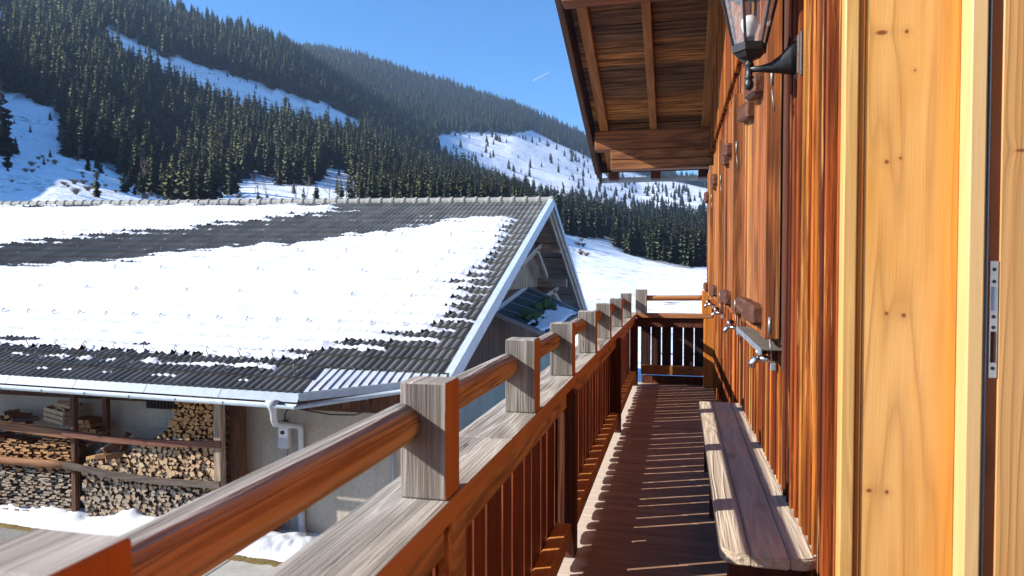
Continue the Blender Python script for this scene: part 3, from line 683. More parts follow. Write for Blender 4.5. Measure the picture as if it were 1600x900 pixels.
# ------------------------------------------------------------------ yard: road, moss edge, paving, snow banks
def sheet(name, pts, z, mat, sub=0, **kw):
    me = mesh_of(name, [(x, y, z) for x, y in pts], [tuple(range(len(pts)))], mat); return put(name, me, **kw)
sheet('road', [(-40, -14), (-2.2, -14), (-2.2, 8.6), (-5.0, 8.75), (-7.5, 9.15), (-9.0, 9.42), (-10.6, 9.6), (-14, 9.85), (-40, 11.5)], GZ+.004, M['asphalt'], kind='structure')
pv = put('paving', mesh_of('paving', [(x, y, GZ+.008) for x, y in ((-7.6, 8.75), (-2.3, 7.4), (-2.3, 9.6), (-7.4, 9.3))], [(0, 1, 2, 3)], M['slab']), kind='structure')
for k in range(5):
    x0 = -7.5+k*1.02; a = (x0, 8.62-.16*k*.9); d = (x0+1.0, 8.62-.16*(k+1)*.9)
    put('slab', bm_mesh(prism_bm([(x0+.012, a[1]+.02), (x0+1.0, d[1]+.02), (x0+1.0, 9.22), (x0+.012, 9.25)], GZ+.012, GZ+.045, 'z'), 'slab', M['slab']), parent=pv)
def strip(name, path, wd, mat, hgt, seed, n=160, m=18, **kw):
    """low bank following a path; cross-section bulges to hgt"""
    P = [Vector((*p, 0)) for p in path]; L = [0]
    for a, b in zip(P, P[1:]): L.append(L[-1]+(b-a).length)
    V = []; F = []
    for i in range(n+1):
        s = L[-1]*i/n; k = 0
        while k < len(P)-2 and L[k+1] < s: k += 1
        t = (s-L[k])/(L[k+1]-L[k]); p = P[k].lerp(P[k+1], t); d = (P[k+1]-P[k]).normalized(); q = Vector((-d.y, d.x, 0))
        wdl = wd(s/L[-1])*(.8+.45*float(fbm(s*.9, seed*3.1, seed)))
        for j in range(m+1):
            u = j/m; c = p+q*(u-.5)*wdl
            hh = hgt(s/L[-1])*(max(0, math.sin(math.pi*u))**.55)*(.35+1.25*float(fbm(c.x*1.8+seed, c.y*1.8, seed+3)))+.05*(float(fbm(c.x*7, c.y*7, seed+9))-.5)*(1 if 0 < j < m else 0)
            V.append((c.x, c.y, GZ+(hh if 0 < j < m else -.04)))
    for i in range(n):
        for j in range(m): a = i*(m+1)+j; F.append((a, a+1, a+m+2, a+m+1))
    return put(name, mesh_of(name, V, F, mat, True), **kw)
strip('snow_bank', [(-17, 10.7), (-12.8, 10.25), (-10.4, 9.98), (-9.3, 9.83), (-8.5, 9.78), (-7.75, 9.85)], lambda t: 1.0-.45*t, M['bank'], lambda t: .30+.10*math.exp(-((t-.93)/.06)**2), 2, kind='structure')
strip('snow_bank', [(-7.5, 9.7), (-6.4, 9.66), (-5.4, 9.72), (-4.4, 9.6)], lambda t: .95, M['bank'], lambda t: .30-.1*t, 6, kind='structure')
strip('moss', [(-17, 10.05), (-12.8, 9.72), (-10.4, 9.48), (-9.0, 9.32), (-8.2, 9.27)], lambda t: .17, M['moss'], lambda t: .03, 3, m=6, kind='stuff', label='yellow moss strip between the asphalt and the snow bank', cat='moss')
strip('moss', [(-7.3, 9.28), (-6.4, 9.2), (-5.3, 9.14), (-4.4, 9.0)], lambda t: .30, M['moss'], lambda t: .06, 4, m=6, kind='stuff', label='yellow green moss along the paving in front of the right snow bank', cat='moss')

# ------------------------------------------------------------------ barn
RX, RY0, RY1, SL, TILT = -3.3, 9.3, 18.37, .401, .0155
def zr(x, y): return -.28+SL*(y-RY0)-TILT*(x-RX)
def zfar(x, y): return zr(x, RY1)-.47*(y-RY1)
BX0 = -24.0
barn = empty('barn', (-12, 14, GZ), 'old barn with grey rendered walls and a snow covered tiled roof', 'barn')
ex = Vector((1, 0, -TILT)).normalized(); ey = Vector((0, 1, SL)); ey = (ey-ex*ey.dot(ex)).normalized(); ez = ex.cross(ey)
RM = Matrix((ex, ey, ez)).transposed()
def slab(pts, zf, top, bot):
    n = len(pts); V = [(x, y, zf(x, y)+top) for x, y in pts]+[(x, y, zf(x, y)+bot) for x, y in pts]
    return V, [tuple(range(n)), tuple(range(2*n-1, n-1, -1))]+[(i, i+n, (i+1) % n+n, (i+1) % n) for i in range(n)]
v1, f1 = slab([(BX0, 9.36), (-5.45, 9.36), (-3.42, 9.98), (-3.34, 10.05), (-3.34, RY1-.02), (BX0, RY1-.02)], zr, -.095, -.20)
v2, f2 = slab([(BX0, RY1), (-3.34, RY1), (-3.34, 27.2), (BX0, 27.2)], zfar, -.03, -.16)
roof = put('roof', mesh_of('roof', [Vector(v)-Vector((-12, 14, GZ)) for v in v1+v2], f1+[tuple(i+len(v1) for i in f) for f in f2], M['grey_plank_x']), (-12, 14, GZ), barn)

# snow patches on the near roof slope (x, y seen from above)
SNOW_MAIN = [(-24, 11.6), (-19, 12.3), (-15.7, 13.44), (-14.3, 13.9), (-13.0, 14.1), (-11.4, 14.65), (-9.8, 15.2), (-8.5, 15.5), (-6.8, 16.2), (-5.6, 16.75), (-4.6, 17.1), (-4.15, 17.15), (-3.85, 15.8), (-3.72, 14.5), (-3.85, 12.9), (-3.68, 11.6), (-3.85, 10.9), (-4.3, 10.78), (-5.07, 10.45), (-5.8, 10.1), (-6.2, 9.98), (-7.8, 9.93), (-9, 9.98), (-10.5, 10.04), (-12, 10.1), (-15, 10.15), (-24, 10.15)]
SNOW_UP = [(-24, 13.2), (-20, 14.1), (-17.3, 14.86), (-15.8, 15.3), (-14.5, 15.7), (-12.5, 16.15), (-10.25, 17.0), (-8.5, 17.55), (-8.7, 18.0), (-10.5, 18.2), (-24, 18.25)]
TW, TG, TLEN = .26, .376, .43
def tile_prof(u): return .030*abs(math.sin(2*math.pi*u))**1.2 if True else 0
GAUGE_Y = TG*ey.y
def snow_depth(x, y, poly, seed):
    d = sdist(x, y, poly)+(fbm(x*.9, y*.9, seed)-.47)*.55
    course = np.mod((y-RY0)/GAUGE_Y, 1.0)                         # 0 at the nose of a tile course
    colu = (x-RX)/TW
    fringe = np.exp(-np.clip(d, 0, None)/.75)
    hold = .5+.5*np.cos(2*np.pi*(course-.62))                      # snow clings to the middle of each course, noses melt free
    t = np.clip(d/.38, -.6, 1)*.085+.015
    t = np.where((x > -5.75) & (y < 10.32), -.1, t)
    t = t-fringe*(.125*(1-hold)**1.3+.035*np.cos(2*np.pi*colu*2)*(1-hold)+.05*(vnoise(x*4, y*2.6, seed+4)-.5)*2)
    deep = .026*(1-hold)*np.clip(d, 0, 1)+.03*(fbm(x*1.7, y*1.7, seed+8)-.5)
    return t-deep
def make_snow(poly, seed, label):
    xs = np.arange(BX0, -3.4, .052); ys = np.arange(9.4, 18.3, .047); X, Y = np.meshgrid(xs, ys)
    Tk = snow_depth(X, Y, poly, seed); lim = np.minimum(Tk, .1)
    course = np.mod((Y-RY0)/GAUGE_Y, 1.0); rise = -.012-.022*course*1.0
    rib = .030*np.abs(np.sin(2*np.pi*(X-RX)/TW))**1.2
    Z = zr(X, Y)-.02+rise+rib*.75+np.where(lim > 0, lim, lim*.5)
    ok = lim > -.012; nr, nc = X.shape; idx = -np.ones(X.shape, int)
    cell = ok[:-1, :-1] & ok[1:, :-1] & ok[:-1, 1:] & ok[1:, 1:]
    use = np.zeros(X.shape, bool)
    use[:-1, :-1] |= cell; use[1:, :-1] |= cell; use[:-1, 1:] |= cell; use[1:, 1:] |= cell
    idx[use] = np.arange(use.sum()); V = np.stack([X[use], Y[use], Z[use]], 1)
    ii, jj = np.nonzero(cell); F = np.stack([idx[ii, jj], idx[ii, jj+1], idx[ii+1, jj+1], idx[ii+1, jj]], 1)
    me = bpy.data.meshes.new('roof_snow'); me.from_pydata(V.tolist(), [], F.tolist()); me.materials.append(M['snow'])
    me.polygons.foreach_set('use_smooth', [True]*len(me.polygons))
    put('roof_snow', me, kind='stuff', label=label, cat='snow')
make_snow(SNOW_MAIN, 21, 'broad melting snow sheet over the lower barn roof, reaching almost to the gable edge')
make_snow(SNOW_UP, 33, 'upper wedge of snow below the left part of the barn roof ridge')

# tiles
def tile_mesh():
    V = []; F = []; us = [0, .08, .17, .25, .33, .42, .5, .58, .67, .75, .83, .92, 1]
    hs = [.030*abs(math.sin(2*math.pi*u))**1.2 for u in us]
    n = len(us)
    for u, h in zip(us, hs): V.append((u*TW, 0, h+.034))
    for u, h in zip(us, hs): V.append((u*TW, TLEN, h*.9-.002))
    for u, h in zip(us, hs): V.append((u*TW, 0, h+.004))
    for i in range(n-1): F += [(i, i+1, n+i+1, n+i), (2*n+i, 2*n+i+1, i+1, i)]
    F += [(0, n, 2*n), (3*n-1, 2*n-1, n-1)]
    return V, F
tv, tf = tile_mesh(); tme = mesh_of('roof_tile', tv, tf, M['tile'])
NC, NR = int((RX-BX0)/TW), 26
O = Vector((RX-.02, RY0, zr(RX-.02, RY0)-.062))
cand = []
for c in range(NC):
    for r_ in range(NR):
        p = O-ex*((c+1)*TW)+ey*(r_*TG)
        if r_ < 2 and p.x > -5.62: continue
        cx, cy = p.x+.13, p.y+.18
        cand.append((p, cx, cy))
cx = np.array([q[1] for q in cand]); cy = np.array([q[2] for q in cand])
cov = (sdist(cx, cy, SNOW_MAIN) > .35) | (sdist(cx, cy, SNOW_UP) > .35)
dist_ = np.hypot(cx, cy); px1, py1 = pix(cx, cy, np.array([q[0].z for q in cand]))
score = np.where(cov | (px1 < 0), 1e9, dist_); pick = set(np.argsort(score)[:298].tolist())
V = []; F = []
for i, (p, _, _) in enumerate(cand):
    if i in pick:
        put('roof_tile', tme, p, roof, RM)
    else:
        b = len(V); V += [p+RM @ Vector(v)-Vector((-12, 14, GZ)) for v in tv]; F += [tuple(b+k for k in f) for f in tf]
put('roof_tile_field', mesh_of('roof_tile_field', V, F, M['tile']), (-12, 14, GZ), roof, kind='stuff')
# far slope covering is out of sight behind the ridge: one plain sheet (the roof slab above)
rb = bm_mesh(tube_bm([(0, 0, 0), (.30, 0, 0), (.345, 0, .012), (.40, 0, .012)], [.098, .098, .112, .112], 10), 'ridge_tile', M['ridge'], False)
for k in range(int((RX-BX0)/.345)):
    x = RX-.02-(k+1)*.345; put('ridge_tile', rb, (x, RY1, zr(x, RY1)-.02), roof, RM)
def guard_mesh():
    bm = tube_bm([(0, .10, .0), (0, 0, .035), (0, -.015, .14), (0, .03, .17), (0, .05, .12)], .009, 4); box_bm(.035, .14, .006, 0, bm, (0, .06, .02))
    return bm_mesh(bm, 'snow_guard', M['dull'])
gm = guard_mesh()
for k, y in enumerate((9.72, 10.12, 11.25, 12.35, 13.45, 14.55, 15.6)):
    for j in range(24):
        x = -5.75-j*.605-(.3 if k % 2 and k > 1 else 0)
        if k > 1: x += 1.8
        if x > -3.7 or x < -17: continue
        if k > 2 and (j+k) % 2: continue
        put('snow_guard', gm, (x, y, zr(x, y)-(.03 if k < 2 else .055)), roof, RM)
# verge boards
def rp(x, y, d): return (x, y, zr(x, y)+d)
beam('verge_board', rp(-3.27, 9.86, -.085), rp(-3.27, RY1+.03, -.085), .05, .24, M['verge'], roof)
beam('verge_cap', rp(-3.30, 9.86, .048), rp(-3.30, RY1+.02, .048), .13, .016, M['verge'], roof)
for dx, dz, hh, mt in ((0, -.02, .16, 'zinc_dark'), (-.06, -.16, .14, 'grey_plank_y'), (-.12, -.30, .16, 'grey_plank_y')):
    a = (-3.27+dx, RY1+.06, zfar(-3.27, RY1+.06)+dz); b = (-3.27+dx, 26.9, zfar(-3.27, 26.9)+dz)
    beam('verge_board', a, b, .05, hh, M[mt], roof)
# soffit of the far overhang, with rafters
for k in range(22):
    y0 = RY1+.12+k*.37; y1 = y0+.35; x0, x1 = -5.2, -3.45
    a = Vector((x0, (y0+y1)/2, zfar(x0, (y0+y1)/2)-.20)); b = Vector((x1, (y0+y1)/2, zfar(x1, (y0+y1)/2)-.20+R.uniform(-.012, .012)))
    o = beam('soffit_board', a, b, .37, .03, M['grey_plank_x'], roof, axis='x'); o.rotation_euler.rotate_axis('X', math.atan(-.47))
beam('purlin', (-5.2, 20.3, 2.16), (-3.38, 20.3, 2.13), .24, .26, M['grey_plank_x'], barn, axis='x', bevel=.01)
beam('tie_beam', (-5.2, 21.5, 1.13), (-3.38, 21.5, 1.10), .22, .26, M['grey_plank_x'], barn, axis='x', bevel=.01)
for a, b in (((-3.9, 19.86, 2.22), (-3.9, 17.27, 1.62)), ((-3.9, 19.3, 2.07), (-3.9, 20.86, 1.29)), ((-3.9, 22.8, .93), (-3.9, 20.35, .69)), ((-3.9, 21.85, .86), (-3.9, 23.3, .38))):
    beam('brace', a, b, .10, .15, M['grey_plank_y'], barn)
# walls
def P0(v): return [Vector(q)-Vector((-12, 14, GZ)) for q in v]
fw = box('front_wall', (BX0, 10.5, GZ-.3), (-4.3, 10.85, -.74), M['render'], barn, 0)
gw = box('gable_wall', (-4.65, 10.853, GZ-.3), (-4.303, 26.2, -.78), M['render'], barn, 0)
x = -13.2
while x < -4.34:
    wd = R.uniform(.13, .19); x1 = min(x+wd, -4.30)
    box('wall_plank', (x+.004, 10.46+R.uniform(0, .012), -.76+R.uniform(-.012, .012)), (x1-.004, 10.5, zr(x, 10.46)-.22), M['brown_plank_z'], fw, .003); x = x1
box('sill_beam', (BX0, 10.47, -.80), (-4.32, 10.53, -.762), M['brown_plank_z'], barn, .004)
box('upper_wall', (BX0, 10.505, -.738), (-4.34, 10.8, zr(-12, 10.5)-.28), M['brown_plank_z'], barn, 0)
# gable boarding
y = 10.5
while y < 26:
    wd = R.uniform(.22, .32); ym = y+wd/2
    top = min(zr(-4.3, ym)-.22, zfar(-4.3, ym)-.24)
    if top > -.7:
        hi_ = top > .4 and ym > 16.5
        if hi_:
            box('gable_plank', (-4.32, y+.005, .99), (-4.285+R.uniform(0, .012), y+wd-.005, top), M['grey_plank_z'], gw, .004)
            box('gable_plank', (-4.33, y+.005, -.8), (-4.30+R.uniform(0, .008), y+wd-.005, .985), M['brown_plank_z'], gw, .004)
        else: box('gable_plank', (-4.32, y+.005, -.8), (-4.29+R.uniform(0, .01), y+wd-.005, top), M['brown_plank_z'], gw, .004)
    y += wd
put('gable_backing', mesh_of('gable_backing', P0([(-4.4, 10.6, -.79), (-4.4, 26, -.79), (-4.4, 26, -.5), (-4.4, RY1, zr(-4.4, RY1)-.24), (-4.4, 10.6, zr(-4.4, 10.6)-.24)]), [(0, 1, 2, 3, 4)], M['brown_plank_z']), (-12, 14, GZ), gw)
# canopy over the barn door on the gable
CA, CB, CC, CD = Vector((-4.29, 16.2, .46)), Vector((-4.29, 20.1, .98)), Vector((-2.75, 20.05, .27)), Vector((-3.1, 16.2, .0))
def cq(u, v, d=0): p = CA.lerp(CB, u).lerp(CD.lerp(CC, u), v); return Vector((p.x, p.y, p.z+d))
can = put('canopy', mesh_of('canopy', [q-CA for q in (cq(0, 0), cq(1, 0), cq(1, 1), cq(0, 1), cq(0, 0, -.06), cq(1, 0, -.06), cq(1, 1, -.06), cq(0, 1, -.06))], [(0, 1, 2, 3), (7, 6, 5, 4), (0, 4, 5, 1), (1, 5, 6, 2), (2, 6, 7, 3), (3, 7, 4, 0)], M['canopy']), CA, barn)
for u in (.22, .45, .68, .88): beam('joint_strip', cq(u-.06, .0, .012), cq(u+.14, .95, .012), .035, .02, M['zinc_dark'], can)
beam('edge_strip', cq(1, -.02, .01), cq(1, 1, .01), .07, .09, M['zinc_dark'], can)
beam('edge_strip', cq(0, -.02, -.0), cq(0, 1.02, -.0), .05, .10, M['zinc_dark'], can)
beam('wall_flashing', cq(0, -.01, .05), cq(1, -.01, .05), .03, .14, M['zinc_dark'], can)
def canopy_patch(name, mat, u0, u1, v0, v1, thr, h, seed, **kw):
    n = 46; V = []; F = []; ok = {}
    for i in range(n+1):
        for j in range(n+1):
            u = u0+(u1-u0)*i/n; v = v0+(v1-v0)*j/n; e = min(i, n-i, j, n-j)/n
            q = float(fbm(u*9+seed, v*7, seed))+min(e*1.6, .22)-.2
            ok[i, j] = q > thr; p = cq(u, v, .014+h*max(0, min(1, (q-thr)*5))*(.8+.4*float(vnoise(u*(7 if h < .065 else 40), v*(5 if h < .065 else 30), seed)))); V.append(p)
    for i in range(n):
        for j in range(n):
            if ok[i, j] and ok[i+1, j] and ok[i, j+1] and ok[i+1, j+1]: a = i*(n+1)+j; F.append((a, a+1, a+n+2, a+n+1))
    return put(name, mesh_of(name, V, F, mat, True), **kw)
canopy_patch('canopy_snow', M['snow'], .0, .9, .62, 1.0, .26, .06, 3, kind='stuff', label='bluish snow patch lying on the low edge of the barn door canopy', cat='snow')
canopy_patch('canopy_moss', M['green_moss'], .1, .98, .34, .74, .34, .07, 8, kind='stuff', label='green moss growing across the dark canopy on the barn gable', cat='moss')
# tin corner of the roof
A, B, C_, D = Vector((-5.44, 9.30, zr(-5.44, 9.30)-.045)), Vector((-5.41, 10.20, zr(-5.41, 10.2)-.07)), Vector((-3.42, 10.22, zr(-3.42, 10.22)-.07)), Vector((-3.36, 9.92, zr(-3.3, 9.92)-.045))
tin = put('tin_corner', mesh_of('tin_corner', [q-A for q in (A, B, C_, D)], [(0, 3, 2, 1)], M['tin']), A+Vector((0, 0, -.012)), barn)
for k in range(15):
    u0, u1 = k/15, (k+1)/15; w0 = .006/2.1
    q = [A.lerp(D, u0+w0), A.lerp(D, u1-w0), B.lerp(C_, u1-w0), B.lerp(C_, u0+w0)]
    me = mesh_of('tin_panel', [p-q[0] for p in q]+[p-q[0]-Vector((0, 0, .008)) for p in q], [(0, 1, 2, 3), (7, 6, 5, 4), (0, 4, 5, 1), (1, 5, 6, 2), (2, 6, 7, 3), (3, 7, 4, 0)], M['tin']); put('tin_panel', me, q[0], tin)
    a, b = A.lerp(D, u1), B.lerp(C_, u1)
    if k < 14: beam('seam', a+Vector((0, 0, .012)), b+Vector((0, 0, .012)), .012, .02, M['zinc_dark'] if k % 5 == 2 else M['tin'], tin, 0)
# eave flashing, gutter, downpipe
ge = lambda x, d: zr(x, RY0)+d
for k in range(14):
    xa = -5.42-k*1.32; xb = max(xa-1.31, BX0)
    if xb <= BX0+.05: break
    q = [(xa, 9.31, ge(xa, -.045)), (xb, 9.31, ge(xb, -.045)), (xb, 9.22, ge(xb, -.175)), (xa, 9.22, ge(xa, -.175))]
    q0 = Vector(q[0]); put('eave_flashing', mesh_of('eave_flashing', [Vector(p)-q0 for p in q]+[Vector(p)-q0+Vector((0, .012, 0)) for p in q], [(0, 1, 2, 3), (7, 6, 5, 4), (0, 4, 5, 1), (1, 5, 6, 2), (2, 6, 7, 3), (3, 7, 4, 0)], M['zinc']), q0, barn)
def gutter(a, b, r_=.062):
    a, b = Vector(a), Vector(b); d = (b-a).normalized(); q = d.cross(Vector((0, 0, 1))).normalized(); V = []; F = []; n = 9
    for p in (a, b):
        for s, rr_ in ((1, r_), (-1, r_-.006)):
            for k in range(n+1):
                t = math.pi*k/n; V.append(p-a+q*(math.cos(t)*rr_)-Vector((0, 0, math.sin(t)*rr_)))
    m = n+1
    for k in range(n): F += [(k, k+1, 2*m+k+1, 2*m+k), (m+k+1, m+k, 3*m+k, 3*m+k+1)]
    for e in (0, 2*m): F += [(e+k, e+m+k, e+m+k+1, e+k+1) if e else (e+k+1, e+m+k+1, e+m+k, e+k) for k in range(n)]
    F += [(0, 2*m, 3*m, m), (n, m+n, 3*m+n, 2*m+n)]
    g_ = put('gutter', mesh_of('gutter', V, F, M['zinc'], True), a, barn)
    L = (b-a).length; k = .35
    while k < L:
        p = a+d*k; pts = [p+q*(math.cos(math.pi*i/8)*(r_+.006))-Vector((0, 0, math.sin(math.pi*i/8)*(r_+.006))) for i in range(9)]
        tube('gutter_bracket', pts, .007, M['zinc_dark'], g_, 5); tube('gutter_bead', [p-d*.3+q*r_, p+d*.3+q*r_], .009, M['zinc_dark'], g_, 5) if False else None
        k += .82
    return g_
gutter((-5.40, 9.15, ge(-5.4, -.20)), (BX0, 9.15, ge(BX0, -.20)))
gutter((-3.30, 9.78, zr(-3.3, 9.92)-.11), (-5.40, 9.13, ge(-5.4, -.20)))
beam('corner_fascia', (-5.42, 9.26, ge(-5.4, -.11)), (-3.36, 9.90, zr(-3.3, 9.92)-.10), .02, .11, M['zinc_dark'], barn, .002, axis='x')
tube('downpipe', [(-5.78, 9.15, -.40), (-5.78, 9.15, -.48), (-5.78, 9.17, -.56), (-5.80, 9.22, -.70), (-5.84, 9.32, -.78), (-6.0, 10.15, -.99), (-6.04, 10.36, -1.05), (-6.06, 10.42, -1.16), (-6.06, 10.42, -2.4)], [.10, .075, .05, .048, .048, .048, .048, .048, .048], M['pvc'], barn, 12)
tube('downpipe_foot', [(-6.06, 10.42, -2.36), (-6.06, 10.42, -2.66), (-6.04, 10.39, -2.76), (-5.95, 10.30, -2.84), (-5.82, 10.20, -2.90)], .058, M['pvc'], barn, 12)
for z in (-1.5, -2.1): tube('pipe_clamp', [(-6.06, 10.42, z-.015), (-6.06, 10.42, z+.015)], .055, M['zinc_dark'], barn, 12)
tube('conduit', [(-6.36, 10.475, -1.44), (-6.37, 10.475, GZ)], .019, M['pvc'], barn, 8)
tube('cable', [(-6.36, 10.44, -1.02), (-6.36, 10.42, -.90), (-6.30, 10.40, -.80), (-6.15, 10.40, -.76), (-5.9, 10.40, -.80), (-5.5, 10.40, -.84), (-5.1, 10.41, -.83), (-4.85, 10.42, -.74), (-4.8, 10.44, -.55)], .012, M['cable'], barn, 6)
tube('wall_pipe', [(-4.45, 10.44, -.9), (-4.45, 10.44, -2.3)], .022, M['zinc_dark'], barn, 8)
mb = empty('meter_box', (-6.36, 10.5, -1.45), 'pale electric switch box on the grey barn wall beside the downpipe', 'switch box')
box('case', (-6.45, 10.36, -1.44), (-6.27, 10.5, -1.03), M['white_box'], mb, .012); box('lower_cover', (-6.445, 10.35, -1.435), (-6.275, 10.36, -1.27), M['pvc'], mb, .004)
put('knob', bm_mesh(lathe_bm([(.035, 0), (.035, .02), (.02, .028)], 12), 'knob', M['black']), (-6.36, 10.36, -1.17), mb, (rad(90), 0, 0))
box('dial_plate', (-6.415, 10.353, -1.235), (-6.305, 10.36, -1.105), M['chrome'], mb, .002)
box('cable_gland', (-6.40, 10.4, -1.03), (-6.32, 10.47, -.985), M['black'], mb, .006)
st = empty('wall_step', (-6.7, 10.2, GZ), 'low concrete block with a pale board on top at the foot of the barn wall', 'step')
box('block', (-6.98, 9.98, GZ-.05), (-6.50, 10.46, -2.68), M['stone_step'], st, .02, .008); box('board', (-7.05, 9.93, -2.679), (-6.46, 10.35, -2.64), M['crate'], st, .004)

# ------------------------------------------------------------------ wood rack and firewood
rack = empty('wood_rack', (-9, 9.9, GZ), 'rough timber rack of posts and rails holding the firewood against the barn wall', 'rack')
for x, y, wd, z1, mt in ((-9.97, 9.83, .085, -.42, 'brown_plank_z'), (-9.72, 10.25, .09, -.45, 'brown_plank_z'), (-7.17, 9.84, .13, -.45, 'grey_plank_z'), (-7.06, 10.16, .20, -.45, 'brown_plank_z')):
    box('post', (x-wd/2, y-wd/2, GZ-.1), (x+wd/2, y+wd/2, z1), M[mt], rack, .006, .004)
def rail(pts, wd, ht, mat, name='rail', roundness=0):
    for a, b in zip(pts, pts[1:]): pass
    bm = bmesh.new(); rings = []
    for p in pts:
        p = Vector(p); sec = [(-wd/2, -ht/2), (wd/2, -ht/2), (wd/2, ht/2), (-wd/2, ht/2)] if not roundness else [(math.cos(t*math.pi/5)*wd/2, math.sin(t*math.pi/5)*ht/2) for t in range(10)]
        rings.append([bm.verts.new((p.x-pts[0][0], p.y-pts[0][1]+u, p.z-pts[0][2]+v)) for u, v in sec])
    n = len(rings[0])
    for a, b in zip(rings, rings[1:]):
        for k in range(n): bm.faces.new((a[k], b[k], b[(k+1) % n], a[(k+1) % n]))
    bm.faces.new(rings[0]); bm.faces.new(rings[-1][::-1]); bmesh.ops.recalc_face_normals(bm, faces=bm.faces[:])
    return put(name, bm_mesh(bm, name, mat, bool(roundness)), pts[0], rack)
rail([(-14.0, 9.74, -1.02), (-11.6, 9.745, -1.165), (-10.3, 9.75, -1.245), (-9.88, 9.75, -1.262)], .07, .135, M['brown_rail'], 'rail')
rail([(-10.08, 9.70, -1.225), (-9.3, 9.71, -1.285), (-8.4, 9.73, -1.30), (-7.7, 9.74, -1.285), (-7.08, 9.745, -1.265)], .05, .10, M['red_rail'], 'rail')
rail([(-14.0, 9.73, -1.76), (-11.6, 9.735, -1.78), (-10.4, 9.75, -1.79), (-9.86, 9.75, -1.79)], .09, .135, M['brown_rail'], 'rail', 1)
rail([(-10.06, 9.69, -1.76), (-9.2, 9.71, -1.865), (-8.3, 9.73, -1.925), (-7.6, 9.74, -1.925), (-7.10, 9.745, -1.91)], .045, .10, M['grey_rail'], 'rail')
FW = []                                                            # (polygon, x, y, z, length, material key, zone)
def logs(poly, sx, sz, yface, key, seed, flat):
    rr = random.Random(seed); xs0 = min(p[0] for p in poly); xs1 = max(p[0] for p in poly); z0 = min(p[1] for p in poly); z1 = max(p[1] for p in poly)
    row = 0; z = z0+sz/2
    while z < z1:
        x = xs0+(sx/2 if row % 2 else 0)
        while x < xs1:
            cx_ = x+rr.uniform(-.18, .18)*sx; cz_ = z+rr.uniform(-.16, .16)*sz
            if bool(inside(np.array([cx_]), np.array([cz_]), poly)[0]):
                if flat:
                    a, b = sx*rr.uniform(.30, .56), sz*rr.uniform(.26, .50); t = rr.uniform(-.14, .14)
                    pg = [(-a, -b*rr.uniform(.6, 1)), (a, -b*rr.uniform(.4, 1)), (a*rr.uniform(.7, 1), b), (-a*rr.uniform(.7, 1), b*rr.uniform(.5, 1))]
                    pg = [(u*math.cos(t)-v*math.sin(t), u*math.sin(t)+v*math.cos(t)) for u, v in pg]
                else:
                    n = rr.choice((3, 3, 3, 4, 4, 5)); ph = rr.random()*6.28; q = sx*rr.uniform(.52, .86)
                    pg = [(math.cos(ph+6.283*k/n+rr.uniform(-.3, .3))*q*rr.uniform(.75, 1.05), math.sin(ph+6.283*k/n+rr.uniform(-.3, .3))*q*rr.uniform(.75, 1.0)*sz/sx*1.1) for k in range(n)]
                FW.append((pg, cx_, yface+rr.uniform(-.035, .045), cz_, .30, key(cx_, cz_, rr), 'left' if flat else 'right'))
            x += sx
        z += sz; row += 1
logs([(-9.85, GZ), (-9.85, -1.70), (-9.4, -1.66), (-9.05, -1.60), (-8.75, -1.46), (-8.5, -1.30), (-8.2, -1.12), (-8.02, -.85), (-7.92, -.50), (-7.24, -.42), (-7.24, GZ)], .080, .068, 9.84, lambda x, z, rr: 'fw_orange' if z > -1.22 else ('fw_fresh' if z > -2.02+rr.uniform(-.1, .08) else 'fw_grey'), 3, False)
logs([(-12.4, GZ), (-12.4, -1.30), (-11.5, -1.40), (-10.9, -1.50), (-10.55, -1.36), (-10.04, -1.34), (-10.04, GZ)], .135, .042, 9.84, lambda x, z, rr: 'fw_orange' if z > -1.93+rr.uniform(-.1, .1) else 'fw_grey', 9, True)
FWM = {}
rank = sorted(range(len(FW)), key=lambda i: (FW[i][6] == 'left' and FW[i][3] < -1.9, FW[i][3] < -2.45, FW[i][1] < -11.5, -FW[i][3]))
solo = set(rank[:300]); bmr = bmesh.new(); KEYS = ['fw_fresh', 'fw_orange', 'fw_grey']
for i, (pg, x, y, z, L, key, zone) in enumerate(FW):
    b = prism_bm(pg, 0, L)
    if i in solo:
        tone = {'fw_orange': 'orange brown', 'fw_fresh': 'pale', 'fw_grey': 'greyed'}[key]
        if zone == 'left':
            at = 'beside the rack post' if x > -10.45 else 'below the crate' if x > -10.95 else 'at the photo edge'
            lv = 'under the upper rail' if z > -1.55 else 'above the lower rail' if z > -1.75 else 'below the lower rail'
            lb = f'thin {tone} slat in the left stack {lv} {at}'
        else:
            at = 'by the right post' if x > -7.75 else 'mid stack' if x > -8.5 else 'at the left end'
            lv = 'high under the eave' if z > -1.22 else 'between the two rails' if z > -1.86 else 'below the lower rail'
            lb = f'{tone} log end in the right stack {lv} {at}'
        gp = lb
        put('firewood', bm_mesh(b, 'firewood', M[key]), (x, y, z), label=lb, cat='firewood', group=gp)
    else:
        bmesh.ops.translate(b, verts=b.verts[:], vec=(x, y, z))
        for f in b.faces: f.material_index = KEYS.index(key)
        tm = bpy.data.meshes.new('t'); b.to_mesh(tm); b.free(); bmr.from_mesh(tm); bpy.data.meshes.remove(tm)
# logs of the back row, behind the visible ends, so that no light comes through
box_bm(2.55, .10, 1.05, 0, bmr, (-8.5, 10.05, GZ+.52)); box_bm(2.3, .10, 1.3, 0, bmr, (-11.2, 10.05, GZ+.65)); box_bm(.62, .1, 1.0, 0, bmr, (-7.57, 10.05, -1.0))
for f in bmr.faces:
    if len(f.verts) == 4 and f.calc_area() > .05: f.material_index = 2
put('firewood_pile', bm_mesh(bmr, 'firewood_pile', [M[k] for k in KEYS]), kind='stuff', label='remaining grey and brown split wood packed low in both stacks', cat='firewood')
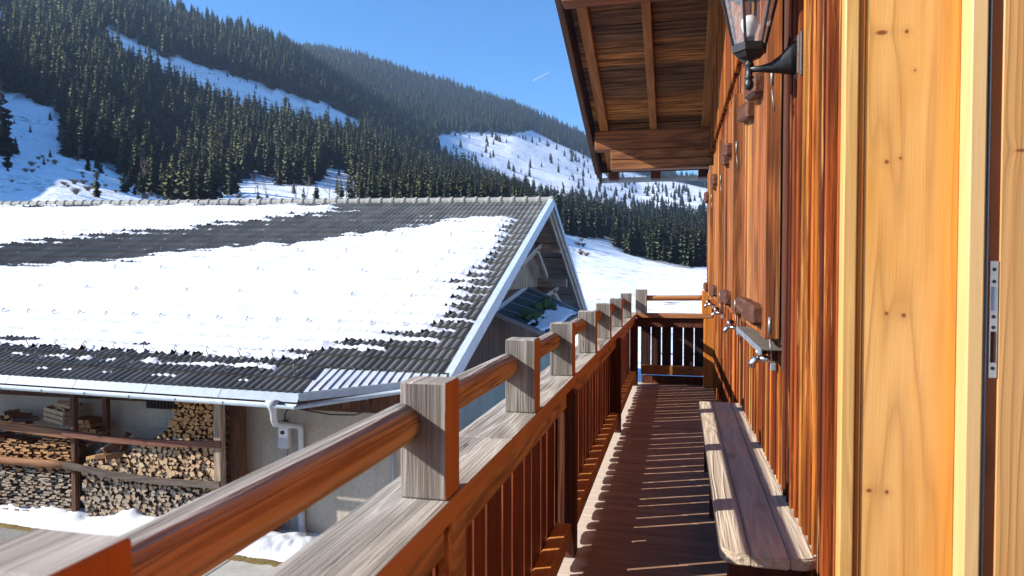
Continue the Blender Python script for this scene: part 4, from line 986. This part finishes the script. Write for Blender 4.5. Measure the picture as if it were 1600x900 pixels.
# loose pieces lying on top of the low part of the right stack
for k, (x, y, z, L, yaw, key, wd) in enumerate(((-9.55, 9.86, -1.63, .34, 20, 'fw_orange', .07), (-9.32, 9.84, -1.60, .36, 35, 'fw_orange', .08), (-9.12, 9.83, -1.58, .34, 50, 'fw_orange', .10), (-9.42, 10.05, -1.50, .30, 70, 'fw_fresh', .12), (-9.22, 10.1, -1.42, .32, 100, 'fw_orange', .13), (-9.0, 10.1, -1.46, .4, 150, 'fw_grey', .10), (-9.7, 10.05, -1.36, .45, 80, 'fw_orange', .05), (-9.62, 10.1, -1.55, .3, 30, 'fw_grey', .07))):
    b = prism_bm([(-wd/2, -wd*.4), (wd/2, -wd*.35), (wd*.1, wd*.45)], -L/2, L/2)
    put('firewood', bm_mesh(b, 'firewood', M[key]), (x, y, z), rot=(R.uniform(-.3, .3) if k < 3 else R.uniform(.4, 1.2), R.uniform(-.2, .2), rad(yaw-90)), label='loose split billet lying on the low end of the right wood stack behind the rails', cat='firewood', group='loose billets on the stack')
# things on top of the left stack
cr = empty('crate', (-10.55, 10.1, -1.16), 'pale slatted wooden crate tilted on top of the left firewood stack', 'crate')
for k in range(3): box('slat', (-10.83, 9.98, -1.15+k*.085), (-10.28, 9.995, -1.08+k*.085), M['crate'], cr, .003)
for k in range(3): box('slat', (-10.83, 10.26, -1.15+k*.085), (-10.28, 10.275, -1.08+k*.085), M['crate'], cr, .003)
for k in range(3): box('end_slat', (-10.285, 10.0, -1.148+k*.085), (-10.27, 10.26, -1.082+k*.085), M['crate'], cr, .003); box('end_slat', (-10.84, 10.0, -1.148+k*.085), (-10.825, 10.26, -1.082+k*.085), M['crate'], cr, .003)
for x in (-10.80, -10.30):
    for y in (10.0, 10.255): box('corner_post', (x-.015, y-.004+.004, -1.155), (x+.015, y+.012, -.86), M['crate'], cr, .002)
for k in range(4): box('bottom_slat', (-10.82, 10.005+k*.065, -1.16), (-10.29, 10.055+k*.065, -1.152), M['crate'], cr, .002)
cr.rotation_euler = (0, rad(5), rad(-12))
for k in range(4):
    b = prism_bm([(-.05, -.02), (.05, -.02), (.045, .025), (-.04, .022)], -.2, .2)
    put('firewood', bm_mesh(b, 'firewood', M['fw_fresh']), (-10.52+.06*k, 10.12, -.90+.03*k), rot=(.1, .2*k, 1.2+.2*k), label='split piece lying in the pale crate on the left wood stack', cat='firewood', group='pieces in the crate')
for k in range(14):
    b = prism_bm([(-.07, -.03), (.07, -.025), (.05, .04), (-.06, .035)], -.16, .16)
    put('firewood', bm_mesh(b, 'firewood', M['fw_orange']), (-10.22+.10*(k % 5), 10.16+.02*(k % 3), -1.26+.075*(k//5)), rot=(0, R.uniform(-.3, .3), R.uniform(-.3, .3)), label='orange billet piled behind the rack post right of the crate', cat='firewood', group='orange billets by the rack post')
for k in range(12):
    b = prism_bm([(-.08, -.025), (.08, -.02), (.05, .035), (-.06, .03)], -.2, .2)
    put('firewood', bm_mesh(b, 'firewood', M['fw_grey' if k % 2 else 'fw_orange']), (-12.0+.14*(k % 6), 10.1, -1.22+.07*(k//6)+.09*math.sin(k % 6*.6)), rot=(R.uniform(-.2, .2), R.uniform(-.3, .3), R.uniform(-.6, .6)), label='brown billet heaped on the left wood stack at the photo edge', cat='firewood', group='brown heap on the left stack')
bk = empty('basket', (-8.6, 10.38, -.86), 'black basket with a pale board on top hanging on the barn wall under the eave', 'basket')
for k in range(9): tube('rib', [(-8.88+k*.066, 10.27, -.86), (-8.88+k*.066, 10.25, -.66)], .028, M['basket'], bk, 6)
box('basket_body', (-8.9, 10.27, -.86), (-8.33, 10.49, -.665), M['basket'], bk, .02); box('board', (-8.80, 10.22, -.664), (-8.38, 10.46, -.632), M['brown_rail'], bk, .004)

# ------------------------------------------------------------------ the chalet: wall, shutters, door frame, roof
chalet = empty('chalet', (3, 4, GZ), 'larch clad chalet with closed shutters and a wide roof overhang', 'house')
xw = lambda y: .515-.0063*y                                     # face of the cladding
ROOFZ = lambda y: 7.24-.365*y                                   # underside of the rafters
def polyprism(name, yz, x0, x1, mat, parent, **kw):
    """polygon in the y-z plane; x0, x1 are functions of y"""
    C0 = Vector((3, 4, GZ)); n = len(yz)
    V = [Vector((x0(y), y, z))-C0 for y, z in yz]+[Vector((x1(y), y, z))-C0 for y, z in yz]
    bm = bmesh.new(); vs = [bm.verts.new(v) for v in V]; bm.faces.new(vs[:n]); bm.faces.new(vs[n:][::-1])
    for i in range(n): bm.faces.new((vs[i], vs[n+i], vs[n+(i+1) % n], vs[(i+1) % n]))
    bmesh.ops.recalc_face_normals(bm, faces=bm.faces[:]); return put(name, bm_mesh(bm, name, mat), C0, parent, **kw)
wall = polyprism('wall', [(2.40, GZ), (10.27, GZ), (10.27, 3.55), (2.40, 6.40)], lambda y: xw(y)+.030, lambda y: xw(y)+.27, M['shade_recess'], chalet)
polyprism('near_wall', [(-6, GZ), (1.20, GZ), (1.20, 6.8), (0, 7.1), (-6, 5.0)], lambda y: xw(y), lambda y: xw(y)+.27, M['wall_board'], chalet)
box('end_wall', (.74, 10.0, GZ), (8.5, 10.27, 3.5), M['brown_plank_z'], chalet, 0)
SHUT = [(3.45, 4.70), (5.36, 6.40), (7.18, 8.16), (8.96, 9.78)]
y = 2.42; k = 0
while y < 10.24:
    bat = k % 2 == 1; wd = R.uniform(.024, .040) if bat else R.uniform(.044, .078)
    y1 = min(y+wd, 10.26); ym = (y+y1)/2; xf = xw(ym)-(.028+R.uniform(0, .008) if bat else R.uniform(-.003, .004)); xb = xw(ym)+.028
    nm, mt = ('wall_batten', 'wall_batten') if bat else ('wall_board', 'wall_board')
    zt = min(ROOFZ(ym)+.08, 3.13) if ym > 5 else 3.4
    box(nm, (xf, y+.004, -.25), (xb, y1-.004, zt), M[mt], wall, .005)
    y = y1; k += 1
y = 5.05
while y < 10.24:                                                   # upper storey cladding, standing proud, with pointed lower ends
    wd = R.uniform(.085, .11); y1 = min(y+wd, 10.26); ym = (y+y1)/2; zt = ROOFZ(ym)+.1; xf = xw(ym)-.062; xb = xw(ym)-.032
    bm = prism_bm([(y+.002-ym, .03), (0, -.03), (y1-.002-ym, .03), (y1-.002-ym, zt-3.10), (y+.002-ym, zt-3.10)], xf-xw(ym), xb-xw(ym), 'x')
    put('upper_board', bm_mesh(bm, 'upper_board', M['wall_board']), (xw(ym), ym, 3.10), wall); y = y1
for y0, y1 in SHUT:
    ym = (y0+y1)/2; x = xw(ym)
    sh = polyprism('shutter', [(y0-.02, 1.17), (y1+.02, 1.17), (y1+.02, 2.80), (y0-.02, 2.80)], lambda y: xw(y)-.034, lambda y: xw(y)-.026, M['shade_recess'], chalet)
    n = 6; e = [y0+(y1-y0)*i/n for i in range(n+1)]
    for i in range(n):
        d = .012 if i in (0, n-1) else 0
        box('plank', (x-.092-d-R.uniform(0, .008), e[i]+.005, 1.19+R.uniform(0, .006)), (x-.036, e[i+1]-.003, 2.79), M['shutter'], sh, .004)
    for z in (2.44, 1.30):
        o = box('crosspiece', (x-.158, y0+.10, z-.05), (x-.084, y0+.55, z+.05), M['dark_block'], sh, .016)
        if z > 2: o.rotation_euler = (rad(9), 0, 0)
        o = box('crosspiece', (x-.144, y0+.60, z-.05), (x-.076, y1-.08, z+.05), M['dark_block'], sh, .012)
        if z > 2: o.rotation_euler = (rad(9), 0, 0)
        tube('hinge', [(x-.085, y0-.03, z-.08), (x-.085, y0-.03, z+.0)], .008, M['dull'], sh, 8); tube('hinge_rod', [(x-.085, y0-.03, z-.10), (x-.075, y0-.035, z-.20)], .004, M['dull'], sh, 6)
    # jamb coloured dark to paint a shadow gap, and the tin sill under it
    box('shadow_gap_jamb', (x-.034, y0-.085, 1.06), (x-.012, y0-.028, 2.95), M['shade_recess'], chalet, .004); box('shadow_gap_jamb', (x-.034, y1+.025, 1.10), (x-.012, y1+.07, 2.95), M['shade_recess'], chalet, .004)
    a, b = y0-.05, y1+.02; dp = .125 if y0 < 4 else .088
    if y0 < 4:
        sl = polyprism('window_sill', [(a, 1.150), (b, 1.150), (b, 1.154), (a, 1.154)], lambda y: xw(y)-dp, lambda y: xw(y)-.010, M['sill'], chalet)
        polyprism('sill_lip', [(a, 1.128), (b, 1.128), (b, 1.158), (a, 1.158)], lambda y: xw(y)-dp-.006, lambda y: xw(y)-dp, M['zinc_dark'], sl)
    # cast latch below the near end of the sill
    lx, ly, lz = xw(y0)-.075, y0+.16, 1.085
    lt = put('shutter_latch', bm_mesh(tube_bm([(.06, 0, -.012), (0, 0, 0), (-.035, 0, .0)], [.013, .016, .018], 10), 'shutter_latch', M['chrome'], True), (lx, ly, lz), chalet)
    put('latch_disc', bm_mesh(lathe_bm([(.0, -.006), (.026, -.006), (.028, 0), (.026, .006), (.0, .006)], 16), 'latch_disc', M['chrome'], True), (lx-.03, ly-.005, lz+.035), lt, (rad(62), 0, rad(20)))
    tube('latch_lever', [(lx-.03, ly, lz), (lx-.055, ly, lz-.004), (lx-.072, ly, lz-.024), (lx-.070, ly, lz-.046)], [.016, .018, .018, .013], M['chrome'], lt, 10)
    tube('latch_bolt', [(lx+.06, ly, lz-.012), (lx+.075, ly, lz-.012)], .019, M['chrome'], lt, 10)
    box('latch_plate', (lx+.012, ly-.016, lz-.056), (lx+.038, ly+.02, lz-.018), M['zinc_dark'], lt, .003)
# door surround at the near end of the wall
fr = box('door_frame', (.565, 2.402, -.1), (.86, 2.46, 2.95), M['fresh'], chalet, .003)
box('casing', (.488, 2.349, -.1), (.528, 2.40, 2.95), M['fresh'], fr, .004); box('casing_edge', (.530, 2.357, -.1), (.547, 2.40, 2.95), M['orange_post'], fr, .003)
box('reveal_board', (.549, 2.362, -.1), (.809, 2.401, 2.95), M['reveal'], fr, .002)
box('frame_post', (.810, 2.285, -.1), (.853, 2.40, 2.95), M['fresh_edge'], fr, .004)
box('rubber_seal', (.8535, 2.292, -.1), (.8585, 2.34, 2.95), M['black'], fr, 0); tube('grey_seal', [(.8635, 2.301, -.1), (.8635, 2.301, 2.95)], .0045, M['grey_seal'], fr, 8)
box('rebate_board', (.868, 2.306, -.1), (.8970, 2.40, 2.95), M['rebate'], fr, .001)
box('inner_board', (.8975, 2.303, -.1), (1.45, 2.40, 2.95), M['inner'], fr, .003)
# the doorway beside the viewer: sunlit threshold, near_jamb, unseen room added for bounce
box('threshold', (.545, 1.25, -.06), (.86, 2.28, .012), M['fresh'], fr, .004)
box('near_jamb', (.53, 1.20, -.1), (.86, 1.245, 2.95), M['fresh'], fr, .003); box('room_bounce_floor', (.862, .3, -.06), (3.4, 2.35, .0), M['fresh'], chalet, 0)
box('room_bounce_lining', (3.4, .3, -.06), (3.45, 2.4, 2.9), M['fresh'], chalet, 0)
pz0, pz1 = 1.205, 1.545
sp_ = box('strike_plate', (.8735, 2.3025, pz0), (.8955, 2.3056, pz1), M['strike'], fr, .001)
box('latch_recess', (.8775, 2.3010, pz0+.195), (.8915, 2.3024, pz0+.265), M['zinc_dark'], sp_, 0); box('bolt_recess', (.8775, 2.3010, pz0+.045), (.8915, 2.3024, pz0+.135), M['shade_recess'], sp_, 0)
for z in (.028, .147, .178, .280, .315): put('screw', bm_mesh(lathe_bm([(.0055, 0), (.0055, .001), (.003, .0016)], 10), 'screw', M['black']), (.8845, 2.3024, pz0+z), sp_, (rad(90), 0, 0))
# roof
roof_c = polyprism('chalet_roof', [(-11.5, ROOFZ(11.5)+.172), (0, ROOFZ(0)+.172), (11.5, ROOFZ(11.5)+.172), (11.5, ROOFZ(11.5)+.30), (0, ROOFZ(0)+.30), (-11.5, ROOFZ(11.5)+.30)], lambda y: -1.22, lambda y: 9.0, M['barge'], chalet)
RT = math.atan(-.365); cs = math.cos(RT)
y = 11.42
while y > 5.2:
    wd = R.uniform(.105, .15)*.94; ym = y-wd/2
    o = put('roof_board', bm_mesh(box_bm(1.86, wd/cs-.011, .024, .003, jit=.0015), 'roof_board', M['soffit']), (-.285, ym, ROOFZ(ym)+.142+R.uniform(-.004, .004)), roof_c, (RT, 0, 0)); y -= wd
for x, wd in ((-1.07, .12), (-.375, .10), (.345, .12)):
    beam('rafter', (x, 5.0, ROOFZ(5.0)+.062), (x, 11.36, ROOFZ(11.36)+.062), wd, .122, M['rafter'], roof_c, .006)
for yy, zz in ((7.52, 0), ):
    box('purlin', (-1.21, yy-.22, ROOFZ(yy)-.20), (.46, yy, ROOFZ(yy)-.003), M['purlin'], roof_c, .008)
box('purlin', (-1.205, 10.205, 3.236), (.46, 10.42, 3.505), M['purlin'], roof_c, .010)
lp = box('purlin', (-.975, 10.19, 3.092), (.46, 10.41, 3.232), M['purlin'], roof_c, .008); box('purlin', (-.975, 10.20, 2.948), (.46, 10.41, 3.089), M['purlin'], roof_c, .008)
for k, (x, h0, h1) in enumerate(((-1.262, -.10, .33), (-1.300, -.03, .36), (-1.338, .06, .38))):
    beam('barge_board', (x, 0, ROOFZ(0)+(h0+h1)/2), (x, 11.62, ROOFZ(11.62)+(h0+h1)/2), .036, h1-h0, M['barge'], roof_c, .004)
box('eave_board', (-1.24, 11.44, ROOFZ(11.46)+.02), (9, 11.47, ROOFZ(11.46)+.30), M['barge'], roof_c, .003)
bm = bmesh.new(); n = 8; rg = []
for x in (-1.30, 9.0):
    for rr_ in (.075, .069): rg.append([bm.verts.new((x, 11.56+math.cos(math.pi*k/n)*rr_, 3.0-math.sin(math.pi*k/n)*rr_)) for k in range(n+1)])
for k in range(n): bm.faces.new((rg[0][k], rg[0][k+1], rg[2][k+1], rg[2][k])); bm.faces.new((rg[1][k], rg[3][k], rg[3][k+1], rg[1][k+1])); bm.faces.new((rg[0][k], rg[1][k], rg[1][k+1], rg[0][k+1]))
put('eave_gutter', bm_mesh(bm, 'eave_gutter', M['zinc'], True), (0, 0, 0), roof_c)
for x in (-1.03, -.375, .345): box('rafter_end', (x-.075, 11.20, 2.935), (x+.075, 11.44, 3.06), M['dark_post'], roof_c, .006)

# ------------------------------------------------------------------ balcony
bal = empty('balcony', (0, 4.5, 0), 'narrow wooden balcony with a weathered cap board and round handrail', 'balcony')
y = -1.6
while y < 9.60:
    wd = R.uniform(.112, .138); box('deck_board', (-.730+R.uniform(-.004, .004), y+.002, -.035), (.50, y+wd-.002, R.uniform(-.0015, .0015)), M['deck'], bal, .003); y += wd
for x in (-.50, .0, .44): box('joist', (x-.05, -1.6, -.17), (x+.05, 9.6, -.037), M['dark_post'], bal, .004)
for y in (1.0, 4.2, 7.4, 9.4): box('bracket', (-.72, y-.07, -.33), (.48, y+.07, -.172), M['dark_post'], bal, .006)
# cap boards: butt jointed planks, grey on top, stained on the inner edge
def two_tone(name, lo, hi, top, side, parent, axis_sel, bevel=.006):
    d = [h-l for l, h in zip(lo, hi)]; c = [(h+l)/2 for l, h in zip(lo, hi)]; bm = box_bm(*d, bevel); bm.normal_update()
    for f in bm.faces: f.material_index = 1 if axis_sel(f.normal) else (2 if f.normal.z > .7 else 0)
    return put(name, bm_mesh(bm, name, [top, side, M['cap']]), c, parent)
E_ = [-1.6, 2.32, 6.05, 9.37]
for a, b in zip(E_, E_[1:]): two_tone('cap_board', (-.765, a+.001, .884), (-.55, b-.001, .942), M['cap'], M['orange_beam'], bal, lambda n: n.x > .6 or n.z < -.6)
box('cap_board', (-.765, 9.372, .884), (.46, 9.60, .940), M['cap_x'], bal, .006)
# handrail posts
PY = [-.58, .52, 1.652, 2.752, 3.765, 4.84, 5.90, 7.10, 8.44]
for y in PY:
    h = 1.232+R.uniform(-.005, .007); t = R.uniform(-.4, .4)
    o = two_tone('handrail_post', (-.684, y, .943), (-.560, y+.105, h), M['grey_post'], M['orange_post'], bal, lambda n: n.x > .6 or n.y > .6, .004); o.rotation_euler = (0, 0, rad(t))
two_tone('handrail_post', (-.566, 9.40, .942), (-.418, 9.52, 1.258), M['grey_post'], M['orange_post'], bal, lambda n: n.x > .6 or n.y > .6)
box('handrail_post', (.281, 9.40, .942), (.408, 9.52, 1.245), M['orange_post'], bal, .004)
# round handrail, one length per bay
def log(a, b, r0, mat, seed, axis):
    a, b = Vector(a), Vector(b); bm = bmesh.new(); n = 14; seg = 20; rings = []
    for i in range(n+1):
        t = i/n; p = (b-a)*t
        rings.append([])
        for k in range(seg):
            q = 2*math.pi*k/seg; rr_ = r0*(1+.05*(float(fbm(t*3+seed, k*.25, seed))-.5)+.03*math.sin(2*q+seed))
            rings[-1].append(bm.verts.new(p+(Vector((math.cos(q)*rr_, 0, math.sin(q)*rr_)) if axis == 'y' else Vector((0, -math.cos(q)*rr_, math.sin(q)*rr_)))))
    for u, v in zip(rings, rings[1:]):
        for k in range(seg): bm.faces.new((u[k], v[k], v[(k+1) % seg], u[(k+1) % seg]))
    bm.faces.new(rings[0]); bm.faces.new(rings[-1][::-1]); bmesh.ops.recalc_face_normals(bm, faces=bm.faces[:])
    return put('handrail', bm_mesh(bm, 'handrail', mat, True), a, bal)
EY = PY+[9.40]
for a, b in zip(EY, EY[1:]): log((-.678, a+.095, 1.133+R.uniform(-.004, .004)), (-.678, b+.01, 1.133+R.uniform(-.004, .004)), .0495, M['log'], R.randint(1, 90), 'y')
log((-.43, 9.47, 1.142), (.29, 9.47, 1.150), .037, M['log_x'], 7, 'x')
# beam under the cap, studs, support posts, toe rail
for a, b in ((-1.6, 1.67), (1.80, 3.64), (3.75, 6.56), (6.67, 9.37)): box('under_beam', (-.628, a, .795), (-.572, b, .882), M['rough_beam'], bal, .006, .003)
box('under_beam', (-.55, 9.42, .762), (.44, 9.53, .882), M['dark_post'], bal, .006)
for y, x0, x1 in ((1.675, -.600, -.550), (3.77, -.60, -.556), (6.70, -.60, -.556)): box('stud', (x0, y, .26), (x1, y+.12, .882), M['rough_beam' if y < 2 else 'orange_post'], bal, .010, .004)
for y in (.70, 3.64, 6.56, 9.28): box('support_post', (-.628, y, .0), (-.528, y+.105, .880), M['dark_post'], bal, .006)
for a, b in ((-1.6, .69), (.81, 3.63), (3.755, 6.55), (6.675, 9.27)): box('toe_rail', (-.628, a, .100), (-.545, b, .190), M['orange_beam'], bal, .006, .002)
box('toe_rail', (-.49, 9.42, .135), (.44, 9.50, .255), M['rafter'], bal, .006); box('base_board', (-.49, 9.56, -.03), (.44, 9.59, .105), M['dark_post'], bal, .004)
# balustrade boards with rounded lower ends
def bal_board(w_, h, th=.024):
    pg = []; n = 8
    for k in range(n+1): t = math.pi+math.pi*k/n; pg.append((math.cos(t)*w_/2, .012+math.sin(t)*.012))
    pg += [(w_/2, h), (-w_/2, h)]; return pg
y = -1.6; k = 0
while y < 9.36:
    pitch = (.152, .222)[k % 2]+R.uniform(-.008, .008); gap = R.uniform(.019, .026); w_ = min(pitch, 9.37-y)-gap
    if w_ > .03: put('baluster_board', bm_mesh(prism_bm(bal_board(w_, .80), -.007, .007, 'x'), 'baluster_board', M['baluster']), (-.640, y+w_/2, .074+R.uniform(-.006, .006)), bal)
    y += pitch; k += 1
x = -.50
for k in range(7):
    w_ = (.128, .126, .118, .130, .128, .128, .13)[k]; g_ = (.010, .012, .020, .012, .010, .011, .01)[k]
    put('baluster_board', bm_mesh(prism_bm(bal_board(w_, .73), -.012, .012, 'y'), 'baluster_board', M['shade_board']), (x+w_/2, 9.545, .135), bal); x += w_+g_
box('end_post', (.305, 9.36, .0), (.445, 9.415, .882), M['orange_post'], bal, .006)
beam('log_crack', (-.6405, 1.02, 1.160), (-.6300, 1.055, 1.112), .004, .004, M['shade_recess'], bal, 0) if False else None

# ------------------------------------------------------------------ bench
bn = empty('bench', (.315, 4.1, 0), 'long weathered plank bench standing along the chalet wall', 'bench')
def bench_plank(x0, x1, y0, y1, left, right):
    r_ = .07; pg = []
    def corner(cx_, cy_, a0, on):
        if on: return [(cx_[1]+r_*cx_[0]*-1+r_*cx_[0]*math.cos(0)*0+0, 0)]
        return []
    P_ = []
    def arc(cx_, cy_, a0, a1): return [(cx_+r_*math.cos(rad(a0+(a1-a0)*i/6)), cy_+r_*math.sin(rad(a0+(a1-a0)*i/6))) for i in range(7)]
    P_ += arc(x0+r_, y0+r_, 180, 270) if left else [(x0, y0)]
    P_ += arc(x1-r_, y0+r_, 270, 360) if right else [(x1, y0)]
    P_ += arc(x1-r_*.4, y1-r_*.4, 0, 90) if False else [(x1, y1)]
    P_ += [(x0, y1)]
    mx, my = (x0+x1)/2, (y0+y1)/2
    bm = prism_bm([(u-mx, v-my) for u, v in P_], -.022, .022, 'z'); bmesh.ops.bevel(bm, geom=[e for e in bm.edges if abs(e.verts[0].co.z-e.verts[1].co.z) < 1e-5], offset=.006, segments=2, affect='EDGES')
    return put('seat_plank', bm_mesh(bm, 'seat_plank', M['bench']), (mx, my, .478), bn)
bench_plank(.150, .252, 2.62, 5.62, True, False); bench_plank(.2555, .385, 2.615, 5.625, False, False); bench_plank(.388, .490, 2.62, 5.615, False, True)
for y in (2.78, 4.42, 5.45):
    box('leg', (.185, y, .0), (.455, y+.05, .455), M['dark_post'], bn, .005); box('cleat', (.170, y+.051, .40), (.465, y+.085, .455), M['dark_post'], bn, .004)
box('stretcher', (.29, 2.83, .20), (.33, 4.419, .27), M['dark_post'], bn, .004); box('stretcher', (.29, 4.506, .20), (.33, 5.449, .27), M['dark_post'], bn, .004)

# ------------------------------------------------------------------ wall lantern
LX, LY = .250, 3.49
lan = empty('wall_lantern', (.47, LY, 2.5), 'black six sided lantern with frosted panes and a white bulb on the wall', 'lantern')
box('back_plate', (.452, LY-.052, 2.415), (.478, LY+.052, 2.600), M['iron'], lan, .010); box('back_plate_rim', (.462, LY-.062, 2.405), (.486, LY+.062, 2.61), M['iron'], lan, .006)
bm = bmesh.new(); cs_ = []
for x, zc, hh, wd in ((.453, 2.507, .080, .036), (.425, 2.497, .068, .034), (.385, 2.478, .042, .028), (.345, 2.466, .025, .022), (.305, 2.463, .017, .018), (.25, 2.464, .014, .016)):
    cs_.append([bm.verts.new((x-.25, math.cos(t*math.pi/4)*wd, zc+math.sin(t*math.pi/4)*hh-2.464)) for t in range(8)])
for a, b in zip(cs_, cs_[1:]):
    for k in range(8): bm.faces.new((a[k], b[k], b[(k+1) % 8], a[(k+1) % 8]))
bm.faces.new(cs_[0]); bm.faces.new(cs_[-1][::-1]); bmesh.ops.recalc_face_normals(bm, faces=bm.faces[:])
put('arm', bm_mesh(bm, 'arm', M['iron'], True), (.25, LY, 2.464), lan)
put('finial', bm_mesh(lathe_bm([(.002, -.098), (.016, -.090), (.0215, -.074), (.020, -.058), (.013, -.047), (.021, -.043), (.021, -.036), (.016, -.030), (.017, .012), (.022, .018), (.022, .024), (.017, .03), (.018, .05), (.03, .062)], 16), 'finial', M['iron'], True), (LX, LY, 2.464), lan)
put('base', bm_mesh(lathe_bm([(.026, .0), (.05, .010), (.068, .030), (.078, .034), (.081, .066), (.076, .070)], 6), 'base', M['iron']), (LX, LY, 2.505), lan, (0, 0, rad(12)))
HB, HT, ZB, ZT = .074, .136, 2.572, 2.835
def hexp(k, r_, z): t = math.pi/3*k+rad(12); return Vector((LX+r_*math.cos(t), LY+r_*math.sin(t), z))
for k in range(6):
    beam('frame_bar', hexp(k, HB, ZB), hexp(k, HT, ZT), .013, .013, M['iron'], lan, .002, axis='z')
    q = [hexp(k, HB*.97, ZB).lerp(hexp(k+1, HB*.97, ZB), .06), hexp(k+1, HB*.97, ZB).lerp(hexp(k, HB*.97, ZB), .06), hexp(k+1, HT*.97, ZT).lerp(hexp(k, HT*.97, ZT), .05), hexp(k, HT*.97, ZT).lerp(hexp(k+1, HT*.97, ZT), .05)]
    c = sum(q, Vector())/4; put('pane', mesh_of('pane', [p-c for p in q], [(0, 1, 2, 3)], M['pane']), c, lan)
put('bulb', bm_mesh(lathe_bm([(.016, 0), (.02, .012), (.030, .028), (.0375, .05), (.0385, .066), (.034, .084), (.022, .097), (.004, .102)], 18), 'bulb', M['glasswhite'], True), (LX, LY, 2.61), lan)
put('lamp_holder', bm_mesh(lathe_bm([(.03, 0), (.03, .010), (.021, .014), (.021, .034)], 14), 'lamp_holder', M['iron'], True), (LX, LY, 2.574), lan)
put('cap', bm_mesh(lathe_bm([(.142, 0), (.172, -.006), (.174, .008), (.150, .018), (.12, .06), (.07, .12), (.03, .15), (.018, .19), (.004, .21)], 6), 'cap', M['iron']), (LX, LY, 2.836), lan, (0, 0, rad(12)))
for k in range(24):
    t = 2*math.pi*k/24; 
    if k % 2: put('cap_scallop', bm_mesh(lathe_bm([(.012, -.006), (.012, .006)], 8), 'cap_scallop', M['iron']), (LX+.152*math.cos(t), LY+.152*math.sin(t), 2.828), lan, (rad(90), 0, t+rad(90)))
lan.location = (.474, 3.11, 2.387); lan.scale = (.9, .9, .9)
# ------------------------------------------------------------------ faint ice trail in the sky
tr = [Vector((-1516-105+i*26, 7800+i*3, 2167-50+i*12.5)) for i in range(9)]
put('ice_trail', bm_mesh(tube_bm([p-tr[0] for p in tr], [1, 2.5, 3.2, 2.6, 3.8, 2.4, 3.4, 2, .6], 8), 'ice_trail', M['cloud'], True), tr[0], label='short faint white vapour trail in the blue sky left of the eave', cat='vapour trail')
# ------------------------------------------------------------------ valley haze
HAZE = 0.00013
hz = bm_mesh(box_bm(10400, 10400, 760, 0), 'haze'); hm = bpy.data.materials.new('valley haze'); hm.use_nodes = True; ht = hm.node_tree; ht.nodes.clear()
ho = ht.nodes.new('ShaderNodeOutputMaterial'); hv = ht.nodes.new('ShaderNodeVolumePrincipled'); hv.inputs['Color'].default_value = (.50, .70, 1, 1); hv.inputs['Density'].default_value = HAZE; hv.inputs['Anisotropy'].default_value = .2
ht.links.new(hv.outputs[0], ho.inputs['Volume']); hz.materials.append(hm); put('haze', hz, (0, 0, 340), kind='stuff', label='thin blue winter haze filling the valley', cat='haze')
